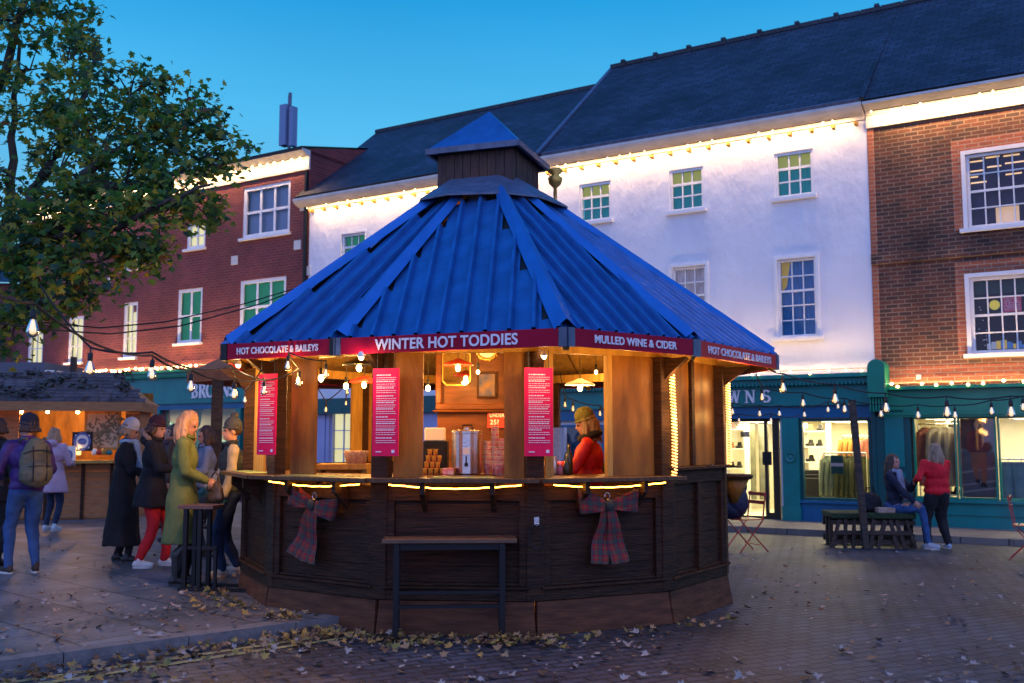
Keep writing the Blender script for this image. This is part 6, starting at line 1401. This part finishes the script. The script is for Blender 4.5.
o = fl.build('fallen_leaves', [mat('dead_leaf_pale',(.36,.31,.28),(.24,.2,.18),rough=.8,scale=8), mat('dead_leaf_brown',(.16,.085,.04),(.09,.045,.02),rough=.8,scale=8), mat('dead_leaf_yellow',(.40,.25,.05),(.28,.15,.04),rough=.8,scale=8), mat('dead_leaf_tan',(.30,.20,.10),(.20,.12,.06),rough=.8,scale=8), mat('dead_leaf_green',(.17,.15,.03),(.2,.16,.04),rough=.8,scale=8)])
tag(o, 'fallen plane leaves scattered over the paving', 'leaves', kind='stuff')
# ================================================================== SHOP DISPLAY THINGS
def shopM(s, y, z): return FM @ Matrix.Translation((s, y, z))
def garment(s, y, z, wd, ln, m_, lab, grp, rz=0, legs=False):
    mb = MB(); n = 10; prof = [(0,.16),(.06,.45),(.12,.5),(.3,.46),(.7,.5),(1,.56)] if not legs else [(0,.32),(.1,.4),(.45,.42),(1,.36)]
    vs = []
    for f, hw in prof:
        for i in range(n): a = 2*math.pi*i/n; vs.append((hw*wd*math.cos(a)*(1+.05*math.sin(i*3+f*4)), .055*math.sin(a)*(1+.3*math.sin(i*2.1)), -ln*f))
    m0 = len(prof); mb.add(vs, [(j*n+i, j*n+(i+1)%n, (j+1)*n+(i+1)%n, (j+1)*n+i) for j in range(m0-1) for i in range(n)]+[tuple(range(n))])
    if not legs:
        for sg in (-1,1): mb.tube([(sg*wd*.44,0,-.08*ln),(sg*wd*.56,0,-.45*ln),(sg*wd*.58,.01,-.85*ln)], [.05,.045,.035], 8)
    o = mb.build('hanging_garment', m_, None, True); o.matrix_world = shopM(s, y, z) @ Matrix.Rotation(rz, 4, 'Z'); tag(o, lab, 'clothes', grp)
    MB().tube([(0,0,0),(0,0,.05),(.02,0,.075)], .006, 5).build('hanger_hook', M_['steel'], o); return o
olive = cloth('olive_jacket', (.10,.11,.04)); sage = cloth('sage_jacket', (.22,.27,.17)); orangeC = cloth('ochre_knit', (.42,.17,.03)); beige = cloth('beige_coat', (.42,.36,.28)); rosec = cloth('rose_coat', (.42,.14,.10)); denim2 = cloth('display_denim', (.08,.22,.36), (.05,.14,.26))
def rail(s0, s1, y, z, lab):
    t = empty('clothes_rail', FW((s0+s1)/2, y, .09), FA, lab, 'clothes rail'); w_ = (s1-s0)/2
    MB().tube([(-w_,0,z-.09),(w_,0,z-.09)], .015, 8).build('bar', M_['steel'], t)
    for x in (-w_, w_): MB().tube([(x,0,0),(x,0,z-.09)], .015, 8).build('upright', M_['steel'], t); MB().box(x-.02,-.25,0,x+.02,.25,.03).build('foot', M_['steel'], t)
a_, b_, c_, d_ = shopw_h
g0, g1_ = fp(824,455,.7)[0], fp(866,455,.7)[0]; zr_ = fp(845,453,.7)[1]
rail(g0, g1_, .7, zr_, 'steel clothes rail with olive jackets behind the middle shop window')
cols = [sage, sage, sage, olive, olive, olive, olive, olive]
for i in range(8):
    s = g0+.06+(g1_-g0-.12)*i/7; garment(s, .7+.02*(i%3), zr_-.06, .32, .88, cols[i], ('sage green' if i < 3 else 'olive')+' jacket on the rail, number %s from the left' % ('first','second','third','fourth','fifth','sixth','seventh','eighth')[i], 'jackets on the window rail', rz=R(62))
g2, g3 = fp(843,432,1.6)[0], fp(872,432,1.6)[0]; zr2 = fp(850,436,1.6)[1]
rail(g2, g3, 1.6, zr2, 'upper clothes rail with ochre knitwear deep in the middle shop')
for i in range(5): garment(g2+.08+(g3-g2-.16)*i/4, 1.6, zr2-.05, .34, .50, orangeC if i < 4 else rosec, ('first','second','third','fourth','last')[i]+' ochre knit on the upper rail from the left', 'knitwear on the upper rail', rz=R(50))
def shelves(s0, s1, y, zs_, lab, seed, items='black shoe'):
    t = empty('display_shelves', FW((s0+s1)/2, y, .09), FA, lab, 'shelves'); w_ = (s1-s0)/2
    for z in zs_: MB().box(-w_,-.15,z-.115,w_,.15,z-.09).build('shelf', shf, t)
    for x in (-w_, w_): MB().box(x-.012,-.15,0,x+.012,.16,max(zs_)).build('upright', shf, t)
    random.seed(seed)
    for j, z in enumerate(zs_):
        x = s0+.08; i = 0
        while x < s1-.1:
            m_ = random.choice((M_['black'], LEATH, M_['navy'], cupm[0], M_['chalet'], M_['black']))
            o = MB().box(-.05,-.08,0,.05,.10,.05).add([(-.04,.0,.05),(.04,.0,.05),(.04,.09,.05),(-.04,.09,.05),(-.03,.02,.13),(.03,.02,.13),(.03,.08,.13),(-.03,.08,.13)],[(4,5,6,7),(0,1,5,4),(1,2,6,5),(2,3,7,6),(3,0,4,7)]).build('display_shoe', m_, None, bevel=.008)
            o.matrix_world = shopM(x, y, z) @ Matrix.Rotation(R(20*((i%3)-1)), 4, 'Z'); nth = ('first','second','third','fourth','fifth','sixth')[min(i,5)]; tag(o, '%s shoe from the left on shelf %s of the %s' % (nth, ('one','two','three','four','five','six')[j], items), 'shoe', 'shoes on the shop shelves'); x += random.uniform(.17,.26); i += 1
s_a, s_b = fp(805,450,1.2)[0], fp(822,450,1.2)[0]
shelves(s_a, s_b+.12, 1.25, [.55,.85,1.15,1.45,1.75,2.05], 'white shelves of dark shoes at the left of the middle shop window', 3, 'middle window shelves')
s_a, s_b = fp(726,450,1.0)[0], fp(742,450,1.0)[0]
shelves(s_a-.1, s_b, 1.3, [.6,1.0,1.4,1.8,2.15], 'white shelves of accessories inside the shop door', 8, 'door shelves')
s_a, s_b = fp(778,450,.9)[0], fp(783.5,450,.9)[0]
shelves(s_a-.05, s_b+.08, 1.1, [.5,.8,1.1,1.4,1.7,2.0], 'narrow shelves seen past the open shop door', 12, 'narrow shelves')
s = fp(757,450,1.7)[0]
for j, dx in enumerate((-.14,.14)):
    mb = MB(); n = 12; vs = []
    for f in (0,.5,1): vs += [(.11*math.cos(2*math.pi*i/n)*(1+.1*math.sin(i*4)), .05*math.sin(2*math.pi*i/n), -1.9*f) for i in range(n)]
    mb.add(vs, [(q*n+i, q*n+(i+1)%n, (q+1)*n+(i+1)%n, (q+1)*n+i) for q in range(2) for i in range(n)]); o = mb.build('hanging_curtain', cloth('grey_green_curtain%d' % j, (.20,.20,.13)), None, True); o.matrix_world = shopM(s+dx, 1.7, 2.25); tag(o, ('left','right')[j]+' grey green curtain panel inside the shop door', 'curtain', 'curtain panels in the doorway')
ss = fp(837,464,.12)[0]; zz = fp(837,474,.12)[1]; t = empty('window_card', FW(ss,.12,zz), FA, 'black and white opening hours card inside the middle shop window', 'sign'); MB().box(-.11,0,0,.11,.005,.34).build('card', M_['navy'], t); MB().box(-.11,-.003,.14,.11,-.001,.20).build('white_band', M_['letter'], t)
ss = fp(740,435,.5)[0]; zz = fp(740,437,.5)[1]; o = MB().box(-.09,0,0,.09,.01,.11).build('small_screen', M_['black']); o.matrix_world = shopM(ss,.8,zz); tag(o, 'small dark screen on the shelves inside the shop door', 'screen')
o = MB().box(-.28,-.2,0,.28,.2,.55).box(-.24,-.16,.552,.2,.16,.62).box(-.2,-.14,.622,.22,.14,.70).build('display_table', [M_['black']], None, bevel=.01); o.matrix_world = shopM(fp(815,480,.8)[0],.8,.3); tag(o, 'dark table with folded clothes in the middle shop window', 'table')
# right shop
a0 = wins3[0]; s0_ = fp(918,450,.6)[0]; s1_ = fp(944,450,.6)[0]; zr_ = fp(930,424,.6)[1]
rail(s0_, s1_+.25, .7, zr_, 'clothes rail with long pale coats in the right shop window')
for i, m_ in enumerate((rosec, beige, beige, beige, rosec)): garment(s0_+.12+.16*i, .7, zr_-.06, .36, 1.05, m_, ('rose coat at the left end of the long coats','first beige coat next to the rose coat','second beige long coat','third beige long coat by the shelves','rose coat at the right end of the long coats')[i], 'long coats in the right shop', rz=R(58))
s_a, s_b = fp(949,450,.9)[0], fp(957,450,.9)[0]
shelves(s_a, s_b+.1, .9, [.6,.9,1.2,1.5,1.8,2.1], 'shelves behind the standing woman in the right shop window', 15, 'right window shelves')
s_a, s_b = fp(1000,450,.7)[0], fp(1023,450,.7)[0]; zr_ = fp(1010,459,.7)[1]
rail(s_a-.02, s_b+.8, .7, zr_, 'clothes rail with blue jeans at the right edge')
for i in range(7): garment(s_a+.12+.2*i, .7, zr_-.05, .34, .85, denim2 if i % 3 != 2 else djeans, ('first','second','third','fourth','fifth','sixth','seventh')[i]+' pair of jeans from the left on the right rail', 'jeans on the right rail', rz=R(20), legs=True)
# flat panel carrying the painted reflection of a walking man
h = wins3[1]; t = empty('window_reflection', FW((h[0]+h[2])/2, .10, h[1]+.03), FA, 'flat panel painted with the reflection of a man in a red jacket walking across a road', 'poster'); w2 = (h[2]-h[0])/2-.03; hh = h[3]-h[1]-.06
MB().box(-w2,0,0,w2,.01,hh).build('road_reflection', mat('reflected_road', (.15,.145,.16), (.10,.10,.115), rough=.45, scale=3, stretch=(.6,1,5)), t)
MB().box(-w2,-.004,hh*.62,w2,-.001,hh).build('street_reflection', mat('reflected_street', (.02,.015,.018), (.09,.05,.045), rough=.45, scale=5), t)
for zf in (.05,.14,.30): MB().add([(-w2,-.003,hh*zf),(w2,-.003,hh*(zf+.06)),(w2,-.003,hh*(zf+.09)),(-w2,-.003,hh*(zf+.025))], [(0,1,2,3)]).build('road_stripe', mat('reflected_stripe', (.30,.29,.30), rough=.5), t)
def flat(poly, nm, m_, y_=-.007): mb = MB(); n_ = len(poly); mb.add([(x,y_,z) for x, z in poly]+[(x,y_+.002,z) for x, z in poly], [tuple(range(n_)), tuple(range(n_,2*n_))[::-1]]+[(i,n_+i,n_+(i+1)%n_,(i+1)%n_) for i in range(n_)]); mb.build(nm, m_, t)
tanp = mat('reflected_tan', (.32,.13,.06), rough=.5); redp = mat('reflected_red', (.22,.02,.025), (.12,.015,.02), rough=.5, scale=8)
flat([(-.13,hh*.58),(.12,hh*.58),(.13,hh*.35),(.10,hh*.18),(.03,hh*.18),(.02,hh*.42),(-.01,hh*.30),(.0,hh*.22),(-.06,hh*.22),(-.11,hh*.38)], 'trousers_reflection', tanp)
flat([(-.20,hh*.62),(-.17,hh*.80),(-.10,hh*.86),(.08,hh*.86),(.17,hh*.80),(.19,hh*.60),(.13,hh*.57),(-.14,hh*.57)], 'jacket_reflection', redp, -.008)
flat([(-.055+.05*math.cos(a)+.045, hh*.915+.075*math.sin(a)) for a in [2*math.pi*i/14 for i in range(14)]], 'head_reflection', mat('reflected_grey', (.22,.19,.17), rough=.5), -.009)
flat([(.01,hh*.14),(.03,hh*.19),(.09,hh*.19),(.12,hh*.13)], 'shoe_reflection', LEATH, -.0085); flat([(-.07,hh*.19),(-.06,hh*.23),(.0,hh*.23),(.01,hh*.17)], 'shoe_reflection', LEATH, -.0085)
